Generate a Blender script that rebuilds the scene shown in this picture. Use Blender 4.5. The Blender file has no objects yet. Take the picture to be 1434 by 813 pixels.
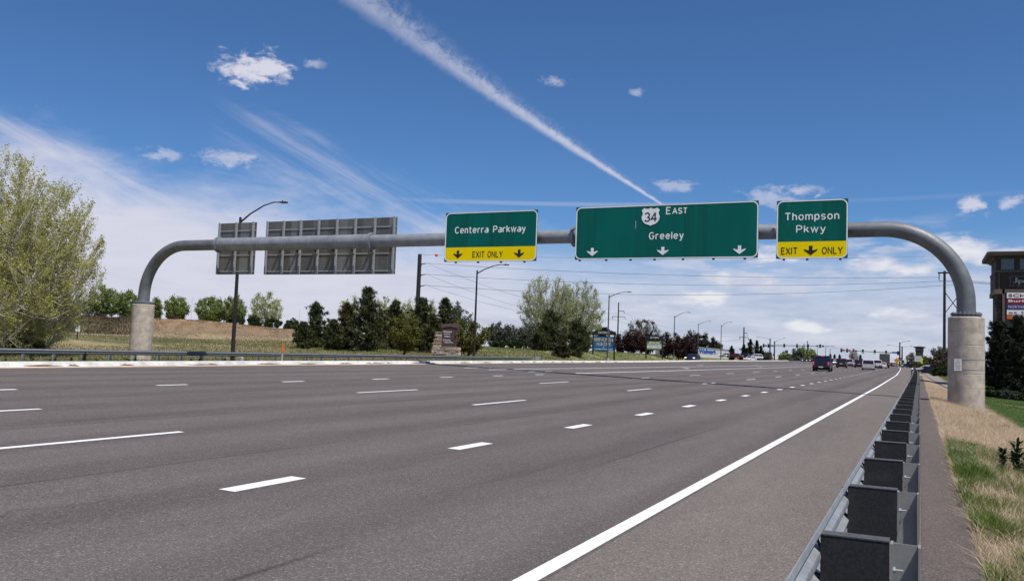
import bpy, math, random
import numpy as np
from mathutils import Matrix, Vector
R = math.radians
rng = np.random.default_rng(7)
random.seed(7)
scn = bpy.context.scene
COL = scn.collection

# ------------------------------------------------------------------ camera
FPX, CW, CH, CAMH = 1217.56, 1434.0, 813.0, 1.5704
RX = Vector((0.90526039, 0.42329899, 0.03635373))
UX = Vector((-0.00443747, -0.07614185, 0.99708712))
FX = Vector((-0.42483401, 0.9027848, 0.06704982))
cam_d = bpy.data.cameras.new('camera'); cam = bpy.data.objects.new('camera', cam_d); COL.objects.link(cam)
cam_d.sensor_width = 36; cam_d.lens = FPX / CW * 36; cam_d.clip_start = 0.1; cam_d.clip_end = 20000
M3 = Matrix((RX, UX, -FX)).transposed()
cam.matrix_world = Matrix.Translation((0, 0, CAMH)) @ M3.to_4x4()
scn.camera = cam
scn.render.resolution_x = 1024; scn.render.resolution_y = 580

def site(px, py, depth):
    """survey helper: the place seen at a photograph position, `depth` metres down the view axis"""
    d = FX + RX * ((px - CW / 2) / FPX) - UX * ((py - CH / 2) / FPX)
    return Vector((0, 0, CAMH)) + d * depth

# ------------------------------------------------------------------ light
scn.view_settings.view_transform = 'Standard'; scn.view_settings.look = 'None'
scn.view_settings.exposure = 0.0; scn.view_settings.gamma = 1.0; scn.view_settings.use_curve_mapping = False
SUN_DIR = Vector((3.4, -1.7, 7.4)).normalized()
SUN_EL = math.asin(SUN_DIR.z); SUN_AZ = math.atan2(SUN_DIR.x, SUN_DIR.y)
sl = bpy.data.lights.new('sun', 'SUN'); sl.energy = 5.0; sl.angle = R(0.53); sl.color = (1.0, 0.955, 0.89)
so = bpy.data.objects.new('sun', sl); COL.objects.link(so)
so.rotation_euler = SUN_DIR.to_track_quat('Z', 'Y').to_euler()

# ---------------------------------------------------------------- node helpers
class NG:
    def __init__(s, nt): s.nt = nt
    def n(s, t, **k):
        nd = s.nt.nodes.new(t)
        for a, b in k.items(): setattr(nd, a, b)
        return nd
    def link(s, a, b): s.nt.links.new(a, b)
    def put(s, sock, v):
        if isinstance(v, bpy.types.NodeSocket): s.link(v, sock)
        elif v is not None: sock.default_value = v
    def m(s, op, a, b=None, c=None, clamp=False):
        nd = s.n('ShaderNodeMath', operation=op); nd.use_clamp = clamp
        s.put(nd.inputs[0], a)
        if b is not None: s.put(nd.inputs[1], b)
        if c is not None: s.put(nd.inputs[2], c)
        return nd.outputs[0]
    def vm(s, op, a, b=None, sc=None):
        nd = s.n('ShaderNodeVectorMath', operation=op)
        s.put(nd.inputs[0], a)
        if b is not None: s.put(nd.inputs[1], b)
        if sc is not None: s.put(nd.inputs[3], sc)
        return nd.outputs[1] if op in ('DOT_PRODUCT', 'LENGTH') else nd.outputs[0]
    def mix(s, f, a, b, mode='MIX'):
        nd = s.n('ShaderNodeMix', data_type='RGBA', blend_type=mode)
        s.put(nd.inputs[0], f); s.put(nd.inputs[6], a); s.put(nd.inputs[7], b)
        return nd.outputs[2]
    def mr(s, v, a, b, c=0.0, d=1.0, smooth=True):
        nd = s.n('ShaderNodeMapRange'); nd.interpolation_type = 'SMOOTHSTEP' if smooth else 'LINEAR'
        s.put(nd.inputs[0], v)
        for i, q in enumerate((a, b, c, d)): s.put(nd.inputs[i + 1], q)
        return nd.outputs[0]
    def noise(s, vec, scale, detail=4, rough=0.55, dist=0.0, col=False):
        nd = s.n('ShaderNodeTexNoise'); s.put(nd.inputs['Vector'], vec)
        nd.inputs['Scale'].default_value = scale; nd.inputs['Detail'].default_value = detail
        nd.inputs['Roughness'].default_value = rough; nd.inputs['Distortion'].default_value = dist
        return nd.outputs['Color' if col else 'Fac']
    def ramp(s, f, stops):
        nd = s.n('ShaderNodeValToRGB'); e = nd.color_ramp.elements
        while len(e) < len(stops): e.new(0.5)
        for q, (p, c) in zip(e, stops): q.position = p; q.color = (*c, 1)
        s.put(nd.inputs[0], f); return nd.outputs[0]
    def sep(s, v):
        nd = s.n('ShaderNodeSeparateXYZ'); s.put(nd.inputs[0], v); return nd.outputs
    def comb(s, x, y, z):
        nd = s.n('ShaderNodeCombineXYZ')
        for i, q in enumerate((x, y, z)): s.put(nd.inputs[i], q)
        return nd.outputs[0]
    def scale(s, v, x, y, z): return s.vm('MULTIPLY', v, (x, y, z))

# ------------------------------------------------------------------ sky
def build_world():
    w = bpy.data.worlds.new('World'); scn.world = w; w.use_nodes = True
    nt = w.node_tree; nt.nodes.clear(); g = NG(nt)
    out = g.n('ShaderNodeOutputWorld'); bg = g.n('ShaderNodeBackground'); g.link(bg.outputs[0], out.inputs[0])
    sky = g.n('ShaderNodeTexSky', sky_type='NISHITA', sun_disc=False)
    sky.sun_elevation = SUN_EL; sky.sun_rotation = SUN_AZ
    sky.altitude = 1500; sky.air_density = 1.0; sky.dust_density = 0.55; sky.ozone_density = 2.2
    tc = g.n('ShaderNodeTexCoord'); d = g.vm('NORMALIZE', tc.outputs['Generated'])
    x, y, z = g.sep(d)
    az = g.m('MULTIPLY', g.m('ARCTAN2', x, y), 57.29578)
    el = g.m('MULTIPLY', g.m('ARCSINE', z), 57.29578)
    zz = g.m('ADD', g.m('MAXIMUM', z, 0.0), 0.07)
    pl = g.comb(g.m('DIVIDE', x, zz), g.m('DIVIDE', y, zz), 0.0)          # flat cloud-deck coordinates
    ae = g.comb(az, el, 0.0)
    nA = g.noise(g.scale(ae, 0.16, 0.42, 1), 1.0, 7, 0.6, 0.4)
    nB = g.noise(g.scale(ae, 0.9, 1.5, 1), 1.0, 8, 0.62, 0.3)
    nC = g.noise(g.scale(pl, 0.35, 0.35, 1), 1.0, 8, 0.6, 0.6)
    cov = None
    def add(a, b): return b if a is None else g.m('SUBTRACT', g.m('ADD', a, b), g.m('MULTIPLY', a, b))
    # high veil round the horizon, thicker to the left, streaked
    top = g.m('ADD', g.mr(az, -70, -20, 13.2, 7.6, False), g.m('MULTIPLY', g.m('SUBTRACT', nA, 0.5), 7.0))
    top = g.m('MAXIMUM', top, 7.6)
    veil = g.mr(g.m('SUBTRACT', el, top), -4.5, 0.8, 1.0, 0.0)
    veil = g.m('MULTIPLY', veil, g.mr(nC, 0.22, 0.52, 0.74, 1.0))
    veil = g.m('MULTIPLY', veil, g.mr(az, -38, -12, 1.0, 0.62))
    cov = add(cov, veil)
    # hazy white at the horizon
    cov = add(cov, g.m('MULTIPLY', g.mr(el, 0.0, 7.0, 0.62, 0.0), 1.0))
    # fine cirrus streaks climbing to the left
    rot = g.comb(g.m('ADD', g.m('MULTIPLY', az, 0.9), g.m('MULTIPLY', el, 0.75)), g.m('SUBTRACT', g.m('MULTIPLY', el, 0.9), g.m('MULTIPLY', az, -0.42)), 0.0)
    st = g.noise(g.scale(rot, 0.10, 0.75, 1), 1.0, 8, 0.68, 0.5)
    band = g.m('ADD', el, g.m('MULTIPLY', g.m('ADD', az, 40.0), 0.36))
    band = g.m('ADD', band, g.m('MULTIPLY', g.m('SUBTRACT', nA, 0.5), 3.4))
    bm = g.m('MULTIPLY', g.mr(band, 8.5, 12.3), g.mr(band, 12.3, 14.0, 1.0, 0.0))
    bm = g.m('MULTIPLY', bm, g.m('MULTIPLY', g.mr(az, -46, -41), g.mr(az, -31, -25, 1, 0)))
    cov = add(cov, g.m('MULTIPLY', g.m('MULTIPLY', bm, g.mr(st, 0.38, 0.74)), 0.42))
    bnd2 = g.m('ADD', el, g.m('MULTIPLY', g.m('ADD', az, 50.0), 0.36))
    bm2 = g.m('MULTIPLY', g.m('MULTIPLY', g.mr(bnd2, 7.8, 9.2), g.mr(bnd2, 9.3, 10.3, 1, 0)), g.mr(az, -48, -42, 1, 0))
    cov = add(cov, g.m('MULTIPLY', g.m('MULTIPLY', bm2, g.mr(st, 0.3, 0.65)), 0.5))
    # low broken cloud
    low = g.noise(g.scale(ae, 0.13, 0.55, 1), 1.0, 9, 0.58, 0.2)
    lowm = g.m('MULTIPLY', g.mr(low, 0.50, 0.60), g.m('MULTIPLY', g.mr(el, 0.5, 2.5), g.mr(el, 6.5, 9.5, 1, 0)))
    lowm = g.m('MULTIPLY', lowm, g.mr(az, -26, -12))
    cov = add(cov, g.m('MULTIPLY', lowm, 0.6))
    # separate puffs: azimuth, elevation, half sizes, density
    puffs = [(-43.3, 16.75, 1.9, 1.15, 1.0), (-41.5, 17.0, 1.6, 1.05, 1.0), (-42.5, 16.7, 1.6, 1.1, 1.0), (-38.7, 17.5, 0.9, .35, .45), (-22.8, 17.5, 1.0, .38, .5), (-17.4, 16.8, .6, .33, .45),
             (-43.6, 11.2, 2.3, .7, .55), (-47.6, 11.0, 1.6, .5, .5), (-14.9, 10.9, 1.6, .55, .5), (-8.4, 10.1, 2.3, .8, .55), (-6.6, 10.6, 1.4, .5, .5),
             (2.8, 9.3, 1.15, .62, .85), (4.6, 9.35, 1.0, .46, .7), (9.5, 8.9, 2.6, .9, .8), (16, 12, 3.0, 1.0, .7), (-66, 14, 4, 1.2, .7)]
    shade = None
    for (a, e, sx, sy, den) in puffs:
        u = g.m('DIVIDE', g.m('SUBTRACT', az, a), sx); v = g.m('DIVIDE', g.m('SUBTRACT', el, e), sy)
        r2 = g.m('ADD', g.m('MULTIPLY', u, u), g.m('MULTIPLY', v, v))
        k = g.m('ADD', g.m('SUBTRACT', 1.0, g.m('SQRT', r2)), g.m('MULTIPLY', g.m('SUBTRACT', nB, 0.5), 3.0))
        cov = add(cov, g.m('MULTIPLY', g.mr(k, 0.0, 0.9), den))
    # cumulus bank low on the right, flat dark bases
    cu = g.noise(g.scale(ae, 0.36, 0.85, 1), 1.0, 9, 0.56, 0.15)
    cmask = None
    for (a, e, sx, sy) in ((1.9, 6.7, 3.6, 1.15), (-2.2, 5.7, 3.4, .8), (4.2, 6.3, 3.0, .9), (-8.5, 6.6, 3.2, .6), (-6.2, 2.1, 1.7, .5), (-1.0, 2.9, 1.8, .55), (-13.5, 3.6, 3.0, .6), (10, 6.0, 5, 1.2), (-10.5, 5.0, 3.2, .5)):
        u = g.m('DIVIDE', g.m('SUBTRACT', az, a), sx); v = g.m('DIVIDE', g.m('SUBTRACT', el, e), sy)
        r2 = g.m('ADD', g.m('MULTIPLY', u, u), g.m('MULTIPLY', v, v))
        k = g.m('ADD', g.m('SUBTRACT', 1.0, r2), g.m('MULTIPLY', g.m('SUBTRACT', cu, 0.5), 4.2))
        q = g.mr(k, 0.0, 1.05)
        cmask = q if cmask is None else g.m('MAXIMUM', cmask, q)
    cov = add(cov, g.m('MULTIPLY', cmask, 0.88))
    # contrails: (unit normal of the great circle, far end direction)
    nb = g.noise(g.scale(ae, 1.6, 1.6, 1), 1.0, 8, 0.7, 0.6)
    dn = g.m('MULTIPLY', g.vm('DOT_PRODUCT', d, (-0.56304852, -0.00993761, -0.82636409)), 57.29578)
    al = g.m('MULTIPLY', g.m('ARCCOSINE', g.m('MINIMUM', g.vm('DOT_PRODUCT', d, (-0.26548218, 0.94910361, 0.16947436)), 0.99999)), 57.29578)
    ctr = g.m('MULTIPLY', g.m('SINE', g.m('MULTIPLY', al, 0.16)), 0.16)
    q = g.m('SUBTRACT', dn, ctr)                                           # + is up-right
    wd = g.m('ADD', 0.10, g.m('MULTIPLY', al, 0.036))
    q = g.m('ADD', q, g.m('MULTIPLY', g.m('MULTIPLY', g.m('SUBTRACT', nb, 0.5), wd), 1.0))
    core = g.m('MULTIPLY', g.mr(g.m('DIVIDE', q, wd), -0.1, 1.0, 1, 0), g.mr(g.m('DIVIDE', q, wd), -1.15, -0.25))
    rag = g.m('MULTIPLY', g.mr(g.m('DIVIDE', q, wd), -2.3, -0.6), g.mr(g.m('DIVIDE', q, wd), 0.0, 0.8, 1, 0))
    dens = g.m('ADD', g.m('MULTIPLY', core, g.mr(al, 3, 22, 0.60, 0.24)), g.m('MULTIPLY', g.m('MULTIPLY', rag, g.mr(nb, 0.30, 0.72)), 0.24))
    east = g.mr(az, -15.7, -14.9, 1, 0); up = g.mr(el, 50, 75, 1, 0)
    cov = add(cov, g.m('MULTIPLY', g.m('MULTIPLY', dens, east), up))
    # one thin old trail above the signs
    t2 = g.m('SUBTRACT', el, g.m('ADD', 9.62, g.m('MULTIPLY', g.m('ADD', az, 22), 0.012)))
    cov = add(cov, g.m('MULTIPLY', g.m('MULTIPLY', g.mr(g.m('ABSOLUTE', t2), 0.05, 0.2, 1, 0), g.mr(az, 0, 12, 1, 0)), g.m('MULTIPLY', g.mr(az, -36, -26), g.mr(az, -20, -8, 0.22, 0.06))))
    # colour of cloud: white where thick and lit, grey-blue in the low bases
    base = g.mr(g.noise(g.scale(ae, 0.2, 1.0, 1), 1.0, 6, 0.6), 0.35, 0.7)
    cgrey = g.mix(g.m('MULTIPLY', g.m('MULTIPLY', g.mr(el, 2.0, 9.5, 1.0, 0.25), base), g.mr(az, -38, -18, .30, 1)), (6.9, 6.9, 7.95, 1), (4.9, 5.25, 6.6, 1))
    thick = g.m('MULTIPLY', cmask, g.mr(cu, 0.42, 0.66))
    ccol = g.mix(thick, cgrey, (8.2, 8.3, 8.7, 1))
    skyc = g.mix(1.0, sky.outputs[0], (0.50, 0.76, 1.04, 1), 'MULTIPLY')
    fin = g.mix(g.m('MINIMUM', cov, 0.97), skyc, ccol)
    g.link(fin, bg.inputs[0]); bg.inputs[1].default_value = 0.10
build_world()

# ------------------------------------------------------------------ materials
MATS = {}
def newmat(name):
    m = bpy.data.materials.new(name); m.use_nodes = True
    nt = m.node_tree; bs = nt.nodes['Principled BSDF']; MATS[name] = m
    return m, NG(nt), bs
def objco(g): return g.n('ShaderNodeTexCoord').outputs['Object']
def wpos(g): return g.n('ShaderNodeNewGeometry').outputs['Position']
def bump(g, bs, h, st=0.3, dist=0.01):
    b = g.n('ShaderNodeBump'); b.inputs['Strength'].default_value = st; b.inputs['Distance'].default_value = dist
    g.put(b.inputs['Height'], h); g.link(b.outputs[0], bs.inputs['Normal'])
def simple(name, col, rough=0.6, metal=0.0, var=0.12, scale=3.0, spec=0.5, bmp=0.0, emit=None, est=0, stretch=(1, 1, 1)):
    m, g, bs = newmat(name)
    co = objco(g); n = g.noise(g.scale(co, *stretch), scale, 6, 0.6)
    lo = tuple(c * (1 - var) for c in col) + (1,); hi = tuple(min(1, c * (1 + var)) for c in col) + (1,)
    g.link(g.mix(g.mr(n, 0.3, 0.7), lo, hi), bs.inputs['Base Color'])
    bs.inputs['Roughness'].default_value = rough; bs.inputs['Metallic'].default_value = metal
    bs.inputs['Specular IOR Level'].default_value = spec
    if bmp: bump(g, bs, g.noise(co, scale * 8, 5, 0.6), bmp, 0.01)
    if emit: bs.inputs['Emission Color'].default_value = (*emit, 1); bs.inputs['Emission Strength'].default_value = est
    return m

def asphalt(name, base, warm, track=1.0):
    m, g, bs = newmat(name)
    co = wpos(g); x, y, z = g.sep(co)
    sp1 = g.noise(co, 130, 2, 0.5); sp2 = g.noise(co, 45, 3, 0.6)
    vor = g.n('ShaderNodeTexVoronoi'); g.put(vor.inputs['Vector'], co); vor.inputs['Scale'].default_value = 90
    vs = g.sep(vor.outputs['Color'])[0]
    big = g.noise(g.scale(co, 1, 0.12, 1), 0.55, 5, 0.6)
    mid = g.noise(g.scale(co, 1, 0.35, 1), 2.2, 5, 0.65)
    # wheel tracks: pairs per 3.7 m lane, wavering slightly
    xw = g.m('ADD', x, g.m('MULTIPLY', g.m('SUBTRACT', g.noise(g.scale(co, 0, 0.02, 0), 1.0, 2), 0.5), 0.5))
    tr = g.m('COSINE', g.m('MULTIPLY', g.m('ADD', xw, 2.35), 2 * math.pi / 1.8547))
    tr = g.mr(tr, -0.6, 1.0, 0.0, 1.0)
    v = g.m('ADD', 0.62, g.m('MULTIPLY', sp1, 0.30)); v = g.m('ADD', v, g.m('MULTIPLY', g.m('SUBTRACT', sp2, 0.5), 0.34))
    v = g.m('ADD', v, g.m('MULTIPLY', g.mr(vs, 0.80, 1.0), 0.70)); v = g.m('SUBTRACT', v, g.m('MULTIPLY', g.mr(vs, 0.0, 0.22, 1, 0), 0.30))
    v = g.m('ADD', v, g.m('MULTIPLY', g.m('SUBTRACT', big, 0.5), 0.55)); v = g.m('ADD', v, g.m('MULTIPLY', g.m('SUBTRACT', mid, 0.5), 0.25))
    v = g.m('MULTIPLY', v, g.m('SUBTRACT', 1.06, g.m('MULTIPLY', tr, 0.17 * track)))
    # paving joint streaks
    jn = g.m('ABSOLUTE', g.m('SUBTRACT', g.m('FRACT', g.m('DIVIDE', g.m('ADD', x, 2.0), 3.7094)), 0.5))
    seam = g.mr(jn, 0.0, 0.012, 1, 0); seam = g.m('MULTIPLY', seam, g.mr(g.noise(g.scale(co, 0.2, 0.15, 1), 1.2, 4), 0.45, 0.6))
    v = g.m('MULTIPLY', v, g.m('SUBTRACT', 1.0, g.m('MULTIPLY', seam, 0.40)))
    cv = g.n('ShaderNodeTexVoronoi', feature='DISTANCE_TO_EDGE'); g.put(cv.inputs['Vector'], g.vm('ADD', g.scale(co, 1, .35, 1), g.vm('MULTIPLY', g.noise(co, 1.2, 5, .6, 0, True), (.9, .9, 0)))); cv.inputs['Scale'].default_value = 0.22
    crk = g.m('MULTIPLY', g.mr(cv.outputs['Distance'], 0.0, 0.0035, 1, 0), g.mr(g.noise(co, .35, 3), .50, .58)); v = g.m('MULTIPLY', v, g.m('SUBTRACT', 1.0, g.m('MULTIPLY', crk, 0.22)))
    drip = g.mr(g.noise(g.scale(co, 1, .08, 1), 1.6, 5, 0.6), .56, .72); lane_c = g.mr(g.m('COSINE', g.m('MULTIPLY', g.m('ADD', xw, 0.5), 2 * math.pi / 3.7094)), .55, 1.0); v = g.m('MULTIPLY', v, g.m('SUBTRACT', 1.0, g.m('MULTIPLY', g.m('MULTIPLY', drip, lane_c), 0.22 * track)))
    spot = g.mr(g.noise(co, 1.9, 4, 0.6), 0.73, 0.80); v = g.m('MULTIPLY', v, g.m('SUBTRACT', 1.0, g.m('MULTIPLY', spot, 0.45)))
    c = g.mix(g.mr(sp2, 0.3, 0.7), (*base, 1), (*warm, 1))
    c = g.mix(1.0, c, g.comb(v, v, v), 'MULTIPLY')
    g.link(c, bs.inputs['Base Color']); bs.inputs['Roughness'].default_value = 0.92; bs.inputs['Specular IOR Level'].default_value = 0.2
    bump(g, bs, g.m('ADD', sp1, g.m('MULTIPLY', vs, 0.6)), 0.75, 0.006)
    return m
asphalt('asphalt', (0.146, 0.129, 0.124), (0.168, 0.140, 0.131))
asphalt('shoulder_asphalt', (0.180, 0.158, 0.143), (0.194, 0.165, 0.147), 0.0)
asphalt('path_asphalt', (0.136, 0.112, 0.102), (0.156, 0.124, 0.112), 0.0)

def concrete(name, col, sc=3.0, stain=(0.2, 0.17, 0.14), amt=0.35, rings=False):
    m, g, bs = newmat(name); co = objco(g)
    n1 = g.noise(co, sc, 7, 0.65); n2 = g.noise(g.scale(co, 1, 1, 0.22), sc * 2.0, 6, 0.6)
    c = g.mix(g.mr(n1, 0.32, 0.68), tuple(q * 0.72 for q in col) + (1,), tuple(min(1, q * 1.12) for q in col) + (1,))
    c = g.mix(g.m('MULTIPLY', g.mr(n2, 0.52, 0.72), amt), c, (*stain, 1))
    if rings:
        z = g.sep(co)[2]
        jr = g.m('ABSOLUTE', g.m('SUBTRACT', g.m('FRACT', g.m('MULTIPLY', z, 0.82)), 0.5))
        c = g.mix(g.m('MULTIPLY', g.mr(jr, 0.0, 0.035, 1, 0), g.mr(n1, 0.35, 0.6, 0.1, 0.4)), c, (*stain, 1))
    g.link(c, bs.inputs['Base Color']); bs.inputs['Roughness'].default_value = 0.88; bs.inputs['Specular IOR Level'].default_value = 0.25
    bump(g, bs, g.noise(co, sc * 14, 5, 0.6), 0.35, 0.01)
    return m
concrete('pier_concrete', (0.50, 0.43, 0.355), 2.2, (0.28, 0.235, 0.19), 0.6, True)
concrete('kerb_concrete', (0.60, 0.585, 0.55), 1.3, (0.30, 0.26, 0.20), 0.25)
concrete('pale_concrete', (0.40, 0.385, 0.36), 2.0)
def kerb_mat():
    m = MATS['kerb_concrete']; g = NG(m.node_tree)
kerb_mat()
def paint(name, col, wear=0.35, under=(0.17, 0.155, 0.15)):
    m, g, bs = newmat(name); co = wpos(g)
    n = g.noise(co, 42, 5, 0.7); n2 = g.noise(co, 2.2, 5, 0.6)
    k = g.mr(g.m('ADD', n, g.m('MULTIPLY', n2, 0.5)), 0.93 - wear * 0.25, 1.08 - wear * 0.12)
    c = g.mix(g.mr(n2, 0.3, 0.7), tuple(q * 0.9 for q in col) + (1,), (*col, 1))
    g.link(g.mix(g.m('MULTIPLY', k, 0.75), c, (*under, 1)), bs.inputs['Base Color']); bs.inputs['Roughness'].default_value = 0.7
    bump(g, bs, n, 0.4, 0.004)
paint('white_paint', (0.80, 0.80, 0.78)); paint('yellow_paint', (0.85, 0.45, 0.12), 0.3, (0.5, 0.42, 0.33))

def steel(name, col, rough=0.5, metal=0.55, streak=0.14, sc=1.6):
    m, g, bs = newmat(name); co = objco(g)
    n = g.noise(g.scale(co, 1, 1, 1), sc, 7, 0.65); n2 = g.noise(co, 30, 4, 0.6)
    c = g.mix(g.mr(n, 0.3, 0.7), tuple(q * (1 - streak) for q in col) + (1,), tuple(q * (1 + streak) for q in col) + (1,))
    c = g.mix(g.m('MULTIPLY', g.mr(n2, 0.5, 0.8), 0.18), c, tuple(q * 0.6 for q in col) + (1,))
    g.link(c, bs.inputs['Base Color']); bs.inputs['Metallic'].default_value = metal
    g.link(g.mr(n2, 0.3, 0.7, rough - 0.07, rough + 0.1), bs.inputs['Roughness'])
    bump(g, bs, n2, 0.12, 0.004)
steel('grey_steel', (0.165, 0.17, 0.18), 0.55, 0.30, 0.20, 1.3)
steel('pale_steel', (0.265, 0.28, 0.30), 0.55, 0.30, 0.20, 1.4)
steel('galvanised', (0.36, 0.39, 0.415), 0.48, 0.5, 0.16, 3.0)
steel('rib_aluminium', (0.32, 0.335, 0.35), 0.6, 0.1, 0.08, 3.0)
def scuffed(name, col, dust):
    m, g, bs = newmat(name); co = wpos(g)
    n = g.noise(g.scale(co, 1, 1, 1), 3.1, 6, 0.65); s_ = g.noise(g.scale(co, 30, 1, 4), 1.4, 5, 0.7); f = g.noise(co, 60, 4, 0.6)
    k = g.m('MAXIMUM', g.m('MULTIPLY', g.mr(n, 0.50, 0.72), 0.35), g.m('MULTIPLY', g.mr(s_, 0.64, 0.74), 0.45))
    g.link(g.mix(k, g.mix(g.mr(f, .3, .7), tuple(q * .75 for q in col) + (1,), tuple(q * 1.3 for q in col) + (1,)), (*dust, 1)), bs.inputs['Base Color'])
    bs.inputs['Roughness'].default_value = 0.8; bs.inputs['Specular IOR Level'].default_value = 0.25; bump(g, bs, g.m('ADD', f, s_), 0.25, 0.004)
scuffed('block_black', (0.027, 0.027, 0.030), (0.085, 0.08, 0.075)); scuffed('cap_grey', (0.075, 0.075, 0.082), (0.13, 0.125, 0.12))
steel('far_rail_steel', (0.21, 0.22, 0.235), 0.55, 0.2, 0.12, 3.0)
steel('post_steel', (0.235, 0.235, 0.225), 0.75, 0.05, 0.12, 6.0)
steel('rail_steel', (0.33, 0.345, 0.36), 0.5, 0.4, 0.16, 4.0)
simple('brown_steel', (0.035, 0.024, 0.022), 0.5, 0.3, 0.25, 2)
simple('dark_steel', (0.045, 0.042, 0.042), 0.55, 0.3, 0.2, 2)
simple('lamp_grey', (0.10, 0.095, 0.09), 0.5, 0.3, 0.2, 2)
simple('wire_dark', (0.07, 0.07, 0.075), 0.6, 0, 0.1, 2)
simple('sign_green', (0.001, 0.125, 0.100), 0.7, 0, 0.08, 0.9, 0.12, 0, None, 0, (1, 1, 0.3))
simple('sign_green_b', (0.002, 0.112, 0.088), 0.7, 0, 0.10, 0.9, 0.12, 0, None, 0, (4, 1, 0.2))
simple('sign_white', (0.90, 0.90, 0.88), 0.5, 0, 0.05, 3)
simple('sign_yellow', (1.0, 0.73, 0.0), 0.6, 0, 0.03, 1, 0.1)
simple('sign_black', (0.012, 0.012, 0.012), 0.5, 0, 0.1, 1)
simple('sign_back_a', (0.150, 0.145, 0.134), 0.55, 0.25, 0.10, 1.5)
simple('sign_back_b', (0.112, 0.108, 0.098), 0.55, 0.25, 0.10, 1.5)
simple('sign_back_c', (0.20, 0.196, 0.182), 0.5, 0.25, 0.10, 1.5)
simple('rubber', (0.015, 0.015, 0.016), 0.85, 0, 0.2, 4)
simple('rim', (0.35, 0.35, 0.36), 0.4, 0.7, 0.1, 4)
simple('car_glass', (0.012, 0.014, 0.018), 0.08, 0, 0.1, 2, 0.8)
simple('trim_black', (0.018, 0.018, 0.02), 0.6, 0, 0.2, 3)
simple('tail_red', (0.45, 0.01, 0.008), 0.3, 0, 0.1, 3, 0.5, 0, (1.0, 0.05, 0.03), 0.9)
simple('head_white', (0.8, 0.8, 0.75), 0.2, 0, 0.1, 3, 0.5, 0, (1.0, 0.93, 0.78), 1.2)
simple('green_light', (0.02, 0.5, 0.3), 0.4, 0, 0.1, 3, 0.5, 0, (0.05, 1.0, 0.62), 1.3)
simple('red_light', (0.5, 0.02, 0.02), 0.4, 0, 0.1, 3, 0.5, 0, (1.0, 0.06, 0.03), 1.0)
simple('orange_plastic', (0.75, 0.13, 0.02), 0.5, 0, 0.1, 3)
simple('sign_orange', (0.80, 0.33, 0.02), 0.5, 0, 0.1, 3)
simple('fluor_yellow', (0.62, 0.80, 0.02), 0.5, 0, 0.1, 3)
simple('blue_board', (0.008, 0.15, 0.36), 0.5, 0, 0.06, 1)
simple('olive_board', (0.20, 0.23, 0.055), 0.5, 0, 0.08, 1)
simple('gold_text', (0.95, 0.62, 0.16), 0.6, 0, 0.1, 3)
simple('brown_sign', (0.085, 0.052, 0.050), 0.6, 0, 0.08, 1)
simple('brown_cap', (0.13, 0.078, 0.078), 0.6, 0, 0.08, 1)
simple('bronze_text', (0.22, 0.16, 0.12), 0.5, 0.3, 0.1, 3)
for i, c in enumerate([(0.52, 0.44, 0.33), (0.42, 0.33, 0.24), (0.60, 0.55, 0.46), (0.42, 0.22, 0.08), (0.34, 0.29, 0.24)]):
    simple('stone_%s' % 'abcde'[i], c, 0.85, 0, 0.25, 5, 0.3, 0.5)
simple('tower_brown', (0.060, 0.042, 0.034), 0.8, 0, 0.12, 1.0, 0.3)
simple('tower_taupe', (0.15, 0.12, 0.095), 0.8, 0, 0.1, 1.0, 0.3)
simple('tower_roof', (0.075, 0.065, 0.05), 0.7, 0, 0.1, 1.0, 0.3)
simple('tower_glass', (0.05, 0.075, 0.085), 0.12, 0.1, 0.1, 1.0, 0.8)
simple('brick_dark', (0.075, 0.052, 0.045), 0.9, 0, 0.35, 3, 0.3, 0.3)
simple('brick_mid', (0.115, 0.078, 0.064), 0.9, 0, 0.3, 3, 0.3, 0.3)
simple('panel_red', (0.27, 0.008, 0.02), 0.5, 0, 0.05, 1)
simple('panel_purple', (0.075, 0.035, 0.20), 0.5, 0, 0.05, 1)
simple('panel_orange', (0.70, 0.13, 0.02), 0.5, 0, 0.05, 1)
simple('text_red', (0.30, 0.01, 0.02), 0.5, 0, 0.05, 1)
simple('text_grey', (0.25, 0.27, 0.30), 0.5, 0, 0.05, 1)
simple('text_teal', (0.02, 0.35, 0.5), 0.5, 0, 0.05, 1)
simple('store_white', (0.50, 0.50, 0.51), 0.7, 0, 0.05, 0.2)
simple('store_grey', (0.30, 0.30, 0.30), 0.7, 0, 0.05, 0.2)
simple('store_blue', (0.015, 0.10, 0.38), 0.6, 0, 0.05, 1)
simple('brick_house', (0.17, 0.10, 0.075), 0.85, 0, 0.15, 0.6)
simple('roof_dark', (0.06, 0.055, 0.055), 0.8, 0, 0.15, 0.6)
simple('box_grey', (0.20, 0.20, 0.19), 0.5, 0.2, 0.12, 1)
simple('bark', (0.10, 0.085, 0.07), 0.9, 0, 0.3, 3, 0.2, 0.5)
simple('bark_pale', (0.58, 0.55, 0.49), 0.85, 0, 0.25, 3, 0.2, 0.3)
simple('bark_grey', (0.17, 0.155, 0.14), 0.9, 0, 0.25, 3, 0.2, 0.3)
simple('boulder_stone', (0.12, 0.11, 0.105), 0.9, 0, 0.25, 2, 0.3, 0.6)
for nm, c in (('blue', (0.003, 0.008, 0.048)), ('navy', (0.005, 0.009, 0.022)), ('black', (0.010, 0.010, 0.013)), ('silver', (0.42, 0.43, 0.45)), ('white', (0.70, 0.70, 0.70)), ('red', (0.16, 0.008, 0.012)), ('tan', (0.30, 0.26, 0.21)), ('grey', (0.13, 0.135, 0.14))):
    m = simple('paint_' + nm, c, 0.38, 0.0, 0.05, 2, 0.5)
    m.node_tree.nodes['Principled BSDF'].inputs['Coat Weight'].default_value = 0.15

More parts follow.
